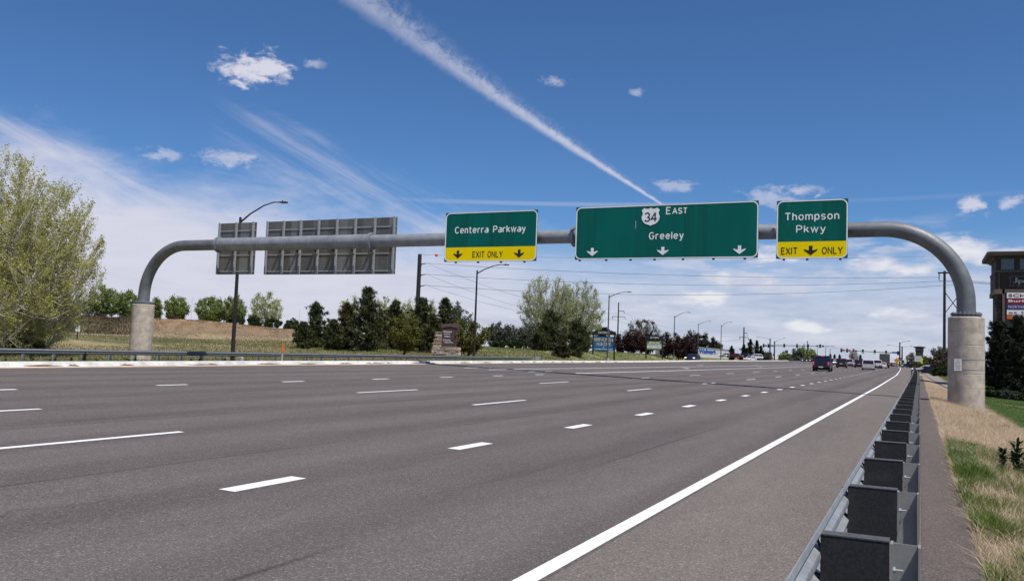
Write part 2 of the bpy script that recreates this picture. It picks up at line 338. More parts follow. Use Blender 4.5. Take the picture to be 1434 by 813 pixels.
def leaf(name, a, b, trans=0.3, clump=0.9):
    m, g, bs = newmat(name)
    geo = g.n('ShaderNodeNewGeometry'); co = objco(g)
    f = g.m('ADD', g.m('MULTIPLY', geo.outputs['Random Per Island'], 0.6), g.m('MULTIPLY', g.mr(g.noise(co, clump, 4, 0.6), 0.3, 0.7), 0.4))
    c = g.mix(f, (*a, 1), (*b, 1))
    nt = m.node_tree; out = nt.nodes['Material Output']
    tr = g.n('ShaderNodeBsdfTranslucent'); g.link(c, tr.inputs[0])
    g.link(c, bs.inputs['Base Color']); bs.inputs['Roughness'].default_value = 0.6; bs.inputs['Specular IOR Level'].default_value = 0.25
    mx = g.n('ShaderNodeMixShader'); mx.inputs[0].default_value = trans
    g.link(bs.outputs[0], mx.inputs[1]); g.link(tr.outputs[0], mx.inputs[2]); g.link(mx.outputs[0], out.inputs[0])
leaf('leaf_spring', (0.22, 0.225, 0.035), (0.58, 0.55, 0.15), 0.42)
leaf('leaf_pale', (0.24, 0.27, 0.10), (0.52, 0.54, 0.27), 0.4)
leaf('leaf_green', (0.11, 0.16, 0.035), (0.30, 0.36, 0.10), 0.38)
leaf('leaf_olive', (0.07, 0.078, 0.014), (0.18, 0.175, 0.032))
leaf('leaf_grey', (0.060, 0.070, 0.055), (0.13, 0.14, 0.10))
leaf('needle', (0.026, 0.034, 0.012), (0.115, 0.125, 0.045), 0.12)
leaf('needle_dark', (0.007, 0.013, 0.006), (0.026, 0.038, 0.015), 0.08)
leaf('needle_olive', (0.04, 0.042, 0.014), (0.13, 0.115, 0.040), 0.12)
leaf('leaf_plum', (0.016, 0.006, 0.006), (0.050, 0.016, 0.014), 0.15)
leaf('leaf_hedge', (0.015, 0.032, 0.007), (0.045, 0.075, 0.014), 0.15)
leaf('grass_tan', (0.38, 0.28, 0.185), (0.78, 0.63, 0.45), 0.25, 2.5)
leaf('grass_green', (0.045, 0.09, 0.012), (0.21, 0.28, 0.05), 0.25, 2.5)
leaf('grass_bright', (0.04, 0.11, 0.008), (0.14, 0.27, 0.025), 0.25, 2.5)
leaf('grass_field', (0.12, 0.13, 0.05), (0.27, 0.24, 0.12), 0.2, 0.3)
leaf('scrub_brown', (0.045, 0.036, 0.02), (0.13, 0.10, 0.055), 0.15, 0.5)
leaf('weed_leaf', (0.012, 0.035, 0.008), (0.055, 0.10, 0.025), 0.2, 4)

# ------------------------------------------------------------------ mesh helpers
class MB:
    def __init__(s): s.v = []; s.f = []; s.mi = []
    def add(s, vs, fs, mi=0):
        o = len(s.v); s.v += [tuple(q) for q in vs]; s.f += [tuple(o + i for i in f) for f in fs]; s.mi += [mi] * len(fs); return s
    def box(s, x0, x1, y0, y1, z0, z1, mi=0, M=None):
        vs = [Vector(q) for q in ((x0, y0, z0), (x1, y0, z0), (x1, y1, z0), (x0, y1, z0), (x0, y0, z1), (x1, y0, z1), (x1, y1, z1), (x0, y1, z1))]
        if M: vs = [M @ q for q in vs]
        return s.add(vs, ((3, 2, 1, 0), (4, 5, 6, 7), (0, 1, 5, 4), (1, 2, 6, 5), (2, 3, 7, 6), (3, 0, 4, 7)), mi)
    def tube(s, path, radii, n=10, mi=0, caps=True, closed_ring=False):
        path = [Vector(q) for q in path]; k = len(path)
        if not hasattr(radii, '__len__'): radii = [radii] * k
        rings = []; up = None
        for i in range(k):
            t = (path[min(i + 1, k - 1)] - path[max(i - 1, 0)]).normalized()
            if up is None:
                up = Vector((0, 1, 0)) if abs(t.z) > 0.9 else Vector((0, 0, 1))
            a = t.cross(up).normalized(); b = a.cross(t).normalized(); up = b
            rings.append([path[i] + (a * math.cos(2 * math.pi * j / n) + b * math.sin(2 * math.pi * j / n)) * radii[i] for j in range(n)])
        vs = [q for r in rings for q in r]; fs = []
        for i in range(k - 1):
            for j in range(n):
                fs.append((i * n + j, i * n + (j + 1) % n, (i + 1) * n + (j + 1) % n, (i + 1) * n + j))
        if caps: fs += [tuple(range(n - 1, -1, -1)), tuple((k - 1) * n + j for j in range(n))]
        return s.add(vs, fs, mi)
    def cyl(s, p0, p1, r0, r1=None, n=12, mi=0): return s.tube([p0, p1], [r0, r1 if r1 is not None else r0], n, mi)
    def prism(s, pts, y0, y1, mi=0, axis='y'):
        """outline in (x,z) extruded along y (or in (y,z) along x)"""
        n = len(pts)
        A = sum(pts[i][0] * pts[(i + 1) % n][1] - pts[(i + 1) % n][0] * pts[i][1] for i in range(n))
        if A < 0: pts = pts[::-1]
        if axis == 'y': vs = [(a, y0, b) for a, b in pts] + [(a, y1, b) for a, b in pts]
        elif axis == 'x': vs = [(y1, a, b) for a, b in pts] + [(y0, a, b) for a, b in pts]
        else: vs = [(a, b, y1) for a, b in pts] + [(a, b, y0) for a, b in pts]
        fs = [tuple(range(n)), tuple(range(2 * n - 1, n - 1, -1))] + [(i, i + n, (i + 1) % n + n, (i + 1) % n) for i in range(n)]
        return s.add(vs, fs, mi)
    def loft(s, rings, mi=0, caps=True):
        n = len(rings[0]); vs = [q for r in rings for q in r]; fs = []
        for i in range(len(rings) - 1):
            for j in range(n): fs.append((i * n + j, i * n + (j + 1) % n, (i + 1) * n + (j + 1) % n, (i + 1) * n + j))
        if caps: fs += [tuple(range(n - 1, -1, -1)), tuple((len(rings) - 1) * n + j for j in range(n))]
        return s.add(vs, fs, mi)
    def mesh(s, name, mats, smooth=False, ang=38):
        me = bpy.data.meshes.new(name); me.from_pydata(s.v, [], s.f)
        if isinstance(mats, str): mats = [mats]
        for q in mats: me.materials.append(MATS[q])
        if len(mats) > 1: me.polygons.foreach_set('material_index', s.mi)
        if smooth:
            me.polygons.foreach_set('use_smooth', [True] * len(me.polygons))
            try: me.set_sharp_from_angle(angle=R(ang if smooth is True else smooth))
            except Exception: pass
        me.update(); return me
    def build(s, name, mats, parent=None, smooth=False): return link(name, s.mesh(name, mats, smooth), parent)
def link(name, data, parent=None, loc=None, rz=0):
    o = bpy.data.objects.new(name, data); COL.objects.link(o)
    if parent: o.parent = parent
    if loc is not None: o.location = loc
    if rz: o.rotation_euler = (0, 0, rz)
    return o
def thing(name, label, cat, loc=(0, 0, 0), rz=0, group=None):
    o = link(name, None, None, loc, rz); o.empty_display_size = 0.2
    return tag(o, label, cat, group)
def tag(o, label, cat, group=None):
    o['label'] = label; o['category'] = cat
    if group: o['group'] = group
    return o
def struct(o): o['kind'] = 'structure'; return o
def stuff(o, label=None, cat=None):
    o['kind'] = 'stuff'
    if label: o['label'] = label
    if cat: o['category'] = cat
    return o
def npmesh(name, V, F, mats, parent=None, smooth=False, mi=None):
    V = np.asarray(V, np.float32).reshape(-1, 3); F = np.asarray(F, np.int32); k = F.shape[1]
    me = bpy.data.meshes.new(name); me.vertices.add(len(V)); me.vertices.foreach_set('co', V.ravel())
    me.loops.add(F.size); me.loops.foreach_set('vertex_index', F.ravel())
    me.polygons.add(len(F)); me.polygons.foreach_set('loop_start', np.arange(0, F.size, k, dtype=np.int32))
    if isinstance(mats, str): mats = [mats]
    for q in mats: me.materials.append(MATS[q])
    if mi is not None: me.polygons.foreach_set('material_index', np.asarray(mi, np.int32))
    if smooth: me.polygons.foreach_set('use_smooth', np.ones(len(F), bool))
    me.update(calc_edges=True); return link(name, me, parent)
_tc = {}
def text(s, name, mat, parent, x0, x1, z0, z1, y=0.0, depth=0.006, bold=0.0, face=-1, keep=False):
    """flat lettering filling the box x0..x1, z0..z1 on a face looking along -y"""
    key = (s, bold)
    if key not in _tc:
        cu = bpy.data.curves.new('lettering', 'FONT'); cu.body = s; cu.offset = bold; cu.space_character = 1.06; cu.resolution_u = 3; cu.extrude = 0.5
        ob = bpy.data.objects.new('lettering', cu); COL.objects.link(ob)
        bpy.context.view_layer.update()
        me = bpy.data.meshes.new_from_object(ob.evaluated_get(bpy.context.evaluated_depsgraph_get()))
        co = np.empty(len(me.vertices) * 3, np.float32); me.vertices.foreach_get('co', co); _tc[key] = (co.reshape(-1, 3), [tuple(p.vertices) for p in me.polygons])
        bpy.data.objects.remove(ob); bpy.data.meshes.remove(me)
    co, fs = _tc[key]; mn = co.min(0); mx = co.max(0)
    V = np.empty_like(co)
    V[:, 0] = x0 + (co[:, 0] - mn[0]) / (mx[0] - mn[0]) * (x1 - x0)
    V[:, 2] = z0 + (co[:, 1] - mn[1]) / (mx[1] - mn[1]) * (z1 - z0)
    V[:, 1] = y - (co[:, 2] + 0.5) * depth
    me = bpy.data.meshes.new(name); me.from_pydata(V.tolist(), [], fs); me.materials.append(MATS[mat]); me.update()
    return link(name, me, parent)

# ------------------------------------------------------------------ ground plan
CS = -0.020458                                            # cross fall of the road: z = CS * x
def ip(xs, ys): return lambda q: float(np.interp(q, xs, ys))
def ipv(xs, ys): return lambda q: np.interp(q, xs, ys)
bend = ipv([-50, 60, 119, 204, 309, 420, 700], [0, 0, -0.25, -1.4, -3.3, -6.5, -22])
kerbx = ipv([-50, 17, 31, 45, 56, 73, 100, 166, 260, 360, 500], [-24.3, -24.5, -25.6, -26.4, -27.2, -28.2, -29.7, -35.0, -40, -46, -54])
def roadz(x): return CS * x
def sm(a, b, x): t = np.clip((x - a) / (b - a), 0, 1); return t * t * (3 - 2 * t)
def hash2(x, y, s):  # smooth value noise for terrain relief
    xi = np.floor(x / s); yi = np.floor(y / s); fx = x / s - xi; fy = y / s - yi
    fx = fx * fx * (3 - 2 * fx); fy = fy * fy * (3 - 2 * fy)
    def h(a, b): q = np.sin(a * 127.1 + b * 311.7) * 43758.5453; return q - np.floor(q)
    return (h(xi, yi) * (1 - fx) + h(xi + 1, yi) * fx) * (1 - fy) + (h(xi, yi + 1) * (1 - fx) + h(xi + 1, yi + 1) * fx) * fy
def terrain(X, Y):
    X = np.asarray(X, float); Y = np.asarray(Y, float)
    kx = kerbx(Y); xo = kx - 13.0
    zo = 0.5 - 0.03 * 12.5
    d = np.maximum(xo - X, 0)
    near = zo - 0.30 * sm(0, 5, d) + 1.75 * sm(14, 70, d)
    amp = np.interp(Y, [60, 88, 118, 160, 300, 400], [0.3, 0.75, 1.35, 1.6, 0.9, 0.4])
    far = zo - 0.02 + amp * sm(0, 9, d) + 0.25 * sm(10, 60, d)
    w = sm(62, 112, Y)
    left = near * (1 - w) + far * w
    u = (X + 122) * 0.697 + (Y - 116) * 0.717; v = -(X + 122) * 0.717 + (Y - 116) * 0.697
    rough = hash2(X, Y, 5.0) * 0.7 + hash2(X, Y, 2.1) * 0.4
    md = (3.0 - 0.9 * sm(2, 22, u)) * sm(-12, 2, v + (rough - 0.5) * 2.0) * (1 - sm(20, 32, u)) * (1 - sm(120, 200, v))
    left = left + md * (1 + (rough - 0.5) * 0.16) + (hash2(X, Y, 9.0) - 0.5) * 0.12 * sm(8, 20, d)
    right = -0.02 - 0.30 * sm(0.5, 2.2, X) - 0.25 * sm(2, 7, X) + (hash2(X * 3, Y, 1.3) - 0.5) * 0.05 * sm(0.5, 1.5, X)
    mid = roadz(X) - 0.22
    z = np.where(X > 0.1, right, np.where(X < xo, left, np.minimum(mid, zo - 0.2)))
    return z
def tz(x, y): return float(terrain(x, y))
def grid(name, xs, ys, zf, mat, sx=None):
    X, Y = np.meshgrid(xs, ys); XX = X if sx is None else sx(X, Y); Z = zf(XX, Y)
    n, m_ = X.shape; idx = np.arange(n * m_).reshape(n, m_)
    F = np.stack([idx[:-1, :-1], idx[:-1, 1:], idx[1:, 1:], idx[1:, :-1]], -1).reshape(-1, 4)
    return npmesh(name, np.stack([XX, Y, Z], -1), F, mat, smooth=True)

def ground_mat():
    m, g, bs = newmat('ground'); co = wpos(g); x, y, z = g.sep(co)
    n1 = g.noise(co, 0.06, 6, 0.6); n2 = g.noise(co, 0.5, 6, 0.65); n3 = g.noise(co, 6, 5, 0.65)
    grass = g.mix(g.mr(n2, 0.35, 0.65), (0.085, 0.105, 0.030, 1), (0.20, 0.18, 0.075, 1))
    grass = g.mix(g.mr(n1, 0.40, 0.62), grass, (0.095, 0.12, 0.055, 1))
    straw = g.mix(n3, (0.24, 0.18, 0.10, 1), (0.42, 0.33, 0.19, 1))
    c = g.mix(g.mr(g.m('ADD', n1, g.m('MULTIPLY', n2, 0.4)), 0.62, 0.8), grass, straw)
    c = g.mix(g.m('MULTIPLY', g.m('MULTIPLY', g.mr(y, 80, 105), g.mr(n2, 0.30, 0.55, 1.0, 0.25)), g.mr(x, -85, -70)), c, (0.085, 0.125, 0.028, 1))
    # the mound: bare orange soil on its face to the right, dark scrub soil to the left
    u = g.m('ADD', g.m('MULTIPLY', g.m('ADD', x, 122), 0.697), g.m('MULTIPLY', g.m('SUBTRACT', y, 116), 0.717))
    v = g.m('SUBTRACT', g.m('MULTIPLY', g.m('SUBTRACT', y, 116), 0.697), g.m('MULTIPLY', g.m('ADD', x, 122), 0.717))
    vj = g.m('ADD', v, g.m('MULTIPLY', g.m('SUBTRACT', n2, 0.5), 5.0))
    face = g.m('MULTIPLY', g.mr(vj, -10, -7), g.mr(u, 28, 36, 1, 0))
    soil = g.mix(g.mr(n2, 0.3, 0.7), (0.15, 0.098, 0.058, 1), (0.31, 0.205, 0.12, 1))
    soil = g.mix(g.mr(n3, 0.5, 0.7), soil, (0.13, 0.09, 0.06, 1))
    soil = g.mix(g.m('MULTIPLY', g.mr(vj, -9, -2, 1, 0), 0.6), soil, (0.20, 0.155, 0.11, 1))
    dark = g.mix(n3, (0.06, 0.055, 0.03, 1), (0.16, 0.12, 0.07, 1))
    fc = g.mix(g.mr(g.m('ADD', u, g.m('MULTIPLY', g.m('SUBTRACT', n1, .5), 10)), -9, -4), dark, soil)
    c = g.mix(face, c, fc)
    strawband = g.m('MULTIPLY', g.m('MULTIPLY', g.mr(vj, -34, -20), g.mr(vj, -11, -9, 1, 0)), g.mr(u, 40, 60, 1, 0))
    c = g.mix(g.m('MULTIPLY', strawband, g.mr(n2, 0.3, 0.6, 0.2, 0.9)), c, straw)
    mu = g.m('ADD', g.m('POWER', g.m('DIVIDE', g.m('ADD', x, 53.5), 6.5), 2.0), g.m('POWER', g.m('DIVIDE', g.m('SUBTRACT', y, 84), 13.0), 2.0))
    c = g.mix(g.mr(g.m('ADD', mu, g.m('MULTIPLY', g.m('SUBTRACT', n2, .5), 1.4)), 0.7, 1.0, 1, 0), c, g.mix(n3, (0.13, 0.07, 0.045, 1), (0.33, 0.21, 0.14, 1)))
    # right verge: straw by the path, mown lawn beyond
    xr = g.m('ADD', x, g.m('MULTIPLY', g.m('SUBTRACT', n2, 0.5), 1.2))
    lawn = g.mix(g.mr(n2, 0.3, 0.7), (0.028, 0.055, 0.010, 1), (0.055, 0.090, 0.016, 1))
    lawn = g.mix(g.mr(g.noise(co, 0.22, 4), 0.55, 0.7), lawn, (0.11, 0.10, 0.04, 1))
    rv = g.mix(g.mr(xr, 2.3, 3.3), g.mix(g.mr(n3, 0.35, 0.65), (0.15, 0.11, 0.075, 1), (0.42, 0.32, 0.22, 1)), lawn)
    nearg = g.m('MULTIPLY', g.mr(y, 12, 20, 1, 0), g.mr(g.noise(co, 1.1, 4), 0.4, 0.6))
    rv = g.mix(g.m('MULTIPLY', nearg, 0.5), rv, (0.07, 0.07, 0.03, 1))
    c = g.mix(g.mr(x, 0.0, 0.05), c, rv)
    g.link(c, bs.inputs['Base Color']); bs.inputs['Roughness'].default_value = 0.95; bs.inputs['Specular IOR Level'].default_value = 0.15
    bump(g, bs, g.m('ADD', n2, g.m('MULTIPLY', n3, 0.4)), 0.7, 0.15)
ground_mat()

def axis(lo, hi, segs):
    out = [lo]
    for (a, b, st) in segs: out += list(np.arange(a, b, st))
    return np.array(sorted(set(np.round(out + [hi], 3))))
gx = axis(-6000, 6000, [(-4000, -600, 400), (-600, -200, 40), (-200, -90, 1.6), (-90, -36, 1.0), (-36, 0, 4), (0.101, 6, 0.35), (6, 60, 4), (60, 600, 60), (600, 4000, 500)])
gy = axis(-400, 9000, [(-400, -20, 40), (-20, 60, 1.6), (60, 190, 1.6), (190, 420, 6), (420, 1200, 60), (1200, 8000, 800)])
ground = struct(grid('ground', gx, gy, terrain, 'ground'))

# roads
ry = np.array(list(range(-40, 200, 6)) + list(range(200, 720, 12)))
t01 = np.linspace(0, 1, 9)
road = struct(grid('road', t01, ry, lambda X, Y: roadz(X), 'asphalt', lambda T, Y: kerbx(Y) * (1 - T) + (-2.25 + bend(Y)) * T))
shoulder = struct(grid('road_shoulder', np.linspace(0, 1, 3), ry, lambda X, Y: roadz(X) + 0.000, 'shoulder_asphalt', lambda T, Y: (-2.25 + bend(Y)) * (1 - T) + (0.02 + bend(Y) * 0.6) * T))
struct(grid('footpath', np.linspace(0, 1, 3), np.arange(-10, 130, 2.0), lambda X, Y: X * 0 - 0.004, 'path_asphalt',
     lambda T, Y: (0.022 + bend(Y) * .6) * (1 - T) + (0.40 + 0.07 * hash2(Y, Y * 0, 1.7) + 0.05 * hash2(Y, Y * 0, .6) - 0.0012 * Y) * T))
opp = struct(grid('opposing_road', np.linspace(0, 1, 5), ry, lambda X, Y: 0.50 - 0.03 * (kerbx(Y) - 0.9 - X), 'asphalt', lambda T, Y: (kerbx(Y) - 13.0) * (1 - T) + (kerbx(Y) - 0.9) * T))
cross = struct(grid('cross_road', np.linspace(-160, 120, 9), np.array([352, 364, 376, 392.]), lambda X, Y: 0.06 - X * 0.004 + 0.6 * sm(-60, -160, X), 'asphalt'))

# painted markings: parts of the road
def mark(name, x, y0, y1, w, mat='white_paint', zoff=0.004, opp_=False, seg=6.0, parent=road):
    n = max(1, int((y1 - y0) / seg)); ys = np.linspace(y0, y1, n + 1); b = x if callable(x) else (lambda Y: x + bend(Y))
    V = []; 
    for yy in ys:
        c = float(b(yy))
        for q in (-w / 2, w / 2):
            X = c + q; z = roadz(X) if not opp_ else 0.50 - 0.03 * (float(kerbx(yy)) - 0.9 - X)
            V.append((X, yy, z + zoff))
    F = [(2 * i, 2 * i + 1, 2 * i + 3, 2 * i + 2) for i in range(n)]
    return npmesh(name, V, F, mat, parent)
mark('edge_line', -2.352, -5, 420, 0.14)

X1, LW = -5.9896, 3.7094
def dashes(name, x, y0, cyc, ln, w, ymax, ymin=0.0, parent=road):
    k = math.floor((ymin - y0) / cyc); y = y0 + k * cyc; protos = None
    while y < ymax:
        if y > ymin: mark(name, x, y, y + ln, w, seg=3.1)
        y += cyc
dashes('lane_dash', X1, 6.4906, 4.4784, 1.07, 0.20, 235, -4)
dashes('lane_dash', X1 - LW, 6.4727, 12.19, 3.05, 0.125, 330, -7)
dashes('lane_dash', X1 - 2 * LW, 6.9657, 12.19, 3.05, 0.125, 330, -7)
dashes('lane_dash', X1 - 3 * LW, 11.211, 4.7075, 0.99, 0.16, 43, -8)
mark('turn_lane_line', X1 - 3 * LW - 0.1, 45.2, 300, 0.22)
mark('turn_lane_line', -20.95, 45.2, 300, 0.20)
mark('lane_dash', -20.8, 41.6, 43.9, 0.16); mark('lane_dash', -22.4, 41.9, 45.2, 0.16); mark('lane_dash', -18.95, 42.7, 46.0, 0.16)
def turn_arrow(x, y):
    b = float(bend(y)); mb = MB(); z = lambda q: roadz(q) + 0.004
    pts = [(-.08, 0), (.08, 0), (.08, 1.5), (-.35, 1.9), (-.35, 2.3), (-1.0, 1.75), (-.35, 1.2), (-.35, 1.55), (-.08, 1.3)]
    mb.add([(x + b + p, y + q * 1.2, z(x + b + p)) for p, q in pts], [tuple(range(len(pts)))])
    mb.build('turn_arrow', 'white_paint', road)
for ax, ay in ((-19.1, 78), (-19.1, 120), (-22.7, 100), (-22.7, 140), (-15.4, 210)): turn_arrow(ax, ay)
mark('yellow_edge_line', lambda Y: kerbx(Y) + 0.66, -10, 340, 0.17, 'yellow_paint')

# ------------------------------------------------------------------ median kerb: one cast length after another
kerb = struct(link('median_kerb', None)); kerb.location = (0, 0, 0)
def kerb_piece(y0, y1):
    n = max(1, int((y1 - y0) / 6)); ys = np.linspace(y0, y1, n + 1); rings = []
    for yy in ys:
        k = float(kerbx(yy)); zr = roadz(k)
        rings.append([(k + 0.50, yy, zr - 0.2), (k + 0.50, yy, zr + 0.004), (k + 0.06, yy, zr + 0.012), (k, yy, zr + 0.12), (k - 0.03, yy, zr + 0.135), (k - 0.75, yy, zr + 0.13), (k - 0.80, yy, zr - 0.3)][::-1])
    return MB().loft(rings).build('kerb_segment', 'kerb_concrete', kerb)
yy = 8.0
while yy < 150: kerb_piece(yy, yy + 3.04); yy += 3.05
kerb_piece(yy, 345); kerb_piece(-10, 7.99)
# loose dirt drifted against the kerb
mbd = MB()
for k in range(30):
    y0 = 12 + 1.7 * k ** 1.12 + rng.uniform(0, 4); ln = rng.uniform(0.3, 2.0); kx = float(kerbx(y0)); zr = roadz(kx)
    m_ = 9; rim = [(kx + 0.05 + 0.30 * math.sin(math.pi * j / m_) * rng.uniform(0.5, 1), y0 + ln * (j / m_ - .5), zr + 0.016) for j in range(m_ + 1)]
    back = [(kx + 0.03, y0 + ln * (j / m_ - .5), zr + 0.016 + 0.045 * rng.uniform(.3, 1.3) * math.sin(math.pi * j / m_)) for j in range(m_ + 1)]
    mbd.loft([rim, back], caps=False)
simple('dirt', (0.15, 0.085, 0.05), 0.95, 0, 0.35, 9, 0.1, 0.6)
stuff(mbd.build('kerb_dirt', 'dirt'), 'brown dirt and gravel drifted along the foot of the median kerb', 'dirt')

# ------------------------------------------------------------------ the sign gantry
GY = 43.0; PR = 0.725
gantry = thing('sign_gantry', 'wide grey tubular steel sign gantry spanning the whole highway on two concrete piers', 'gantry', (-23.07, GY, 0))
def gp(x, z, y=0.0): return (x + 23.07, y, z)             # local to the gantry
for x in (1.84, -47.98):
    zb = tz(x, GY) - 0.5
    mb = MB(); prof = [(r_ * PR, z_) for r_, z_ in ((1, zb), (1, 1.18), (.99, 1.19), (.99, 1.22), (1, 1.23), (1, 2.42), (.992, 2.43), (.992, 2.455), (1, 2.465), (1, 3.64), (.96, 3.68))]
    mb.loft([[(x + 23.07 + r * math.cos(2 * math.pi * j / 48), r * math.sin(2 * math.pi * j / 48), z) for j in range(48)] for r, z in prof])
    pier = mb.build('concrete_pier', 'pier_concrete', gantry, 9)
    mb = MB()
    for (z0, z1, r) in ((3.685, 3.725, .62), (3.775, 3.835, .63)): mb.cyl(gp(x, z0), gp(x, z1), r, n=40)
    pl = mb.build('base_plate', 'grey_steel', gantry, True)
    for k in range(20):
        a = 2 * math.pi * (k + .5) / 20; px_, py_ = x + .55 * math.cos(a), .55 * math.sin(a)
        mb = MB(); mb.cyl(gp(px_, 3.68, py_), gp(px_, 3.90, py_), .022, n=6); mb.cyl(gp(px_, 3.836, py_), gp(px_, 3.875, py_), .045, n=6)
        mb.build('anchor_bolt', 'galvanised', pl)
def elbow(sgn, xc, xe_end):
    path, rad = [], []
    xp = 1.84 if sgn > 0 else -47.98
    path += [gp(xp, 3.80), gp(xp, 4.25)]; rad += [.385, .382]
    n = 20
    for i in range(n + 1):
        a = math.pi / 2 * i / n
        path.append(gp(xc + sgn * 3.42 * math.cos(a), 4.28 + 3.38 * math.sin(a))); rad.append(.382 - .030 * i / n)
    path.append(gp(xe_end, 7.66)); rad.append(.352)
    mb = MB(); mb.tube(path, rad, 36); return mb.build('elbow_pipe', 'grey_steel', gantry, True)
elbow(1, -1.58, -4.40); elbow(-1, -44.56, -41.55)
def pipe(x0, x1, r0, r1, mat='pale_steel'):
    mb = MB(); mb.tube([gp(x0, 7.66), gp(x1, 7.66)], [r0, r1], 40); return mb.build('beam_pipe', mat, gantry, True)
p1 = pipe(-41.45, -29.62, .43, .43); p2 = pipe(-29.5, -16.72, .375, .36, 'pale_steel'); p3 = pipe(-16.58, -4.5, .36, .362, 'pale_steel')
def flange(x, r, th=.055, n=24):
    mb = MB()
    for s in (-1, 1): mb.cyl(gp(x + s * (.002 + th / 2) - th / 2 + .0, 7.66), gp(x + s * (.002 + th / 2) + th / 2, 7.66), r, n=40)
    fl = mb.build('pipe_flange', 'pale_steel', gantry, True)
    for k in range(n):
        a = 2 * math.pi * (k + .5) / n; ry_, rz_ = (r - .05) * math.cos(a), (r - .05) * math.sin(a)
        MB().cyl(gp(x - .13, 7.66 + rz_, ry_), gp(x + .13, 7.66 + rz_, ry_), .022, n=6).build('flange_bolt', 'galvanised', fl)
flange(-41.50, .53); flange(-29.56, .52); flange(-16.65, .56); flange(-4.45, .40, .02, 4)
# thin weld collars and strap rings where the sign brackets wrap the pipe
def strap(x, r): MB().cyl(gp(x - .012, 7.66), gp(x + .012, 7.66), r, n=40).build('pipe_strap', 'galvanised', gantry, True)
for x in (-41.0, -40.75, -40.1, -39.85, -38.0, -37.75, -36.0, -35.75, -33.9, -33.65, -31.9, -31.65, -30.6, -30.35): strap(x, .439)
# marker plate strapped to the right pier
mp = MB().box(1.35 + 23.07, 1.64 + 23.07, -.735, -.720, 1.34, 1.86).build('marker_plate', 'sign_white', gantry)
simple('plate_pale', (0.62, 0.62, 0.58), 0.6, 0, 0.08, 3)
mp.data.materials[0] = MATS['plate_pale']
for i, ch in enumerate(('C', '57', 'AZ', 'OR')):
    text(ch, 'plate_lettering', 'text_grey', mp, 24.565 - (.04 if len(ch) == 1 else .09), 24.565 + (.04 if len(ch) == 1 else .09), 1.75 - i * .12, 1.83 - i * .12, -.736, .003)
for z in (1.40, 1.83): MB().loft([[(1.84 + 23.07 + r * math.cos(2 * math.pi * j / 48), r * math.sin(2 * math.pi * j / 48), zz) for j in range(48)] for r, zz in ((PR + .001, z - .012), (PR + .008, z - .011), (PR + .008, z + .011), (PR + .001, z + .012))], caps=False).build('steel_band', 'galvanised', gantry, True)


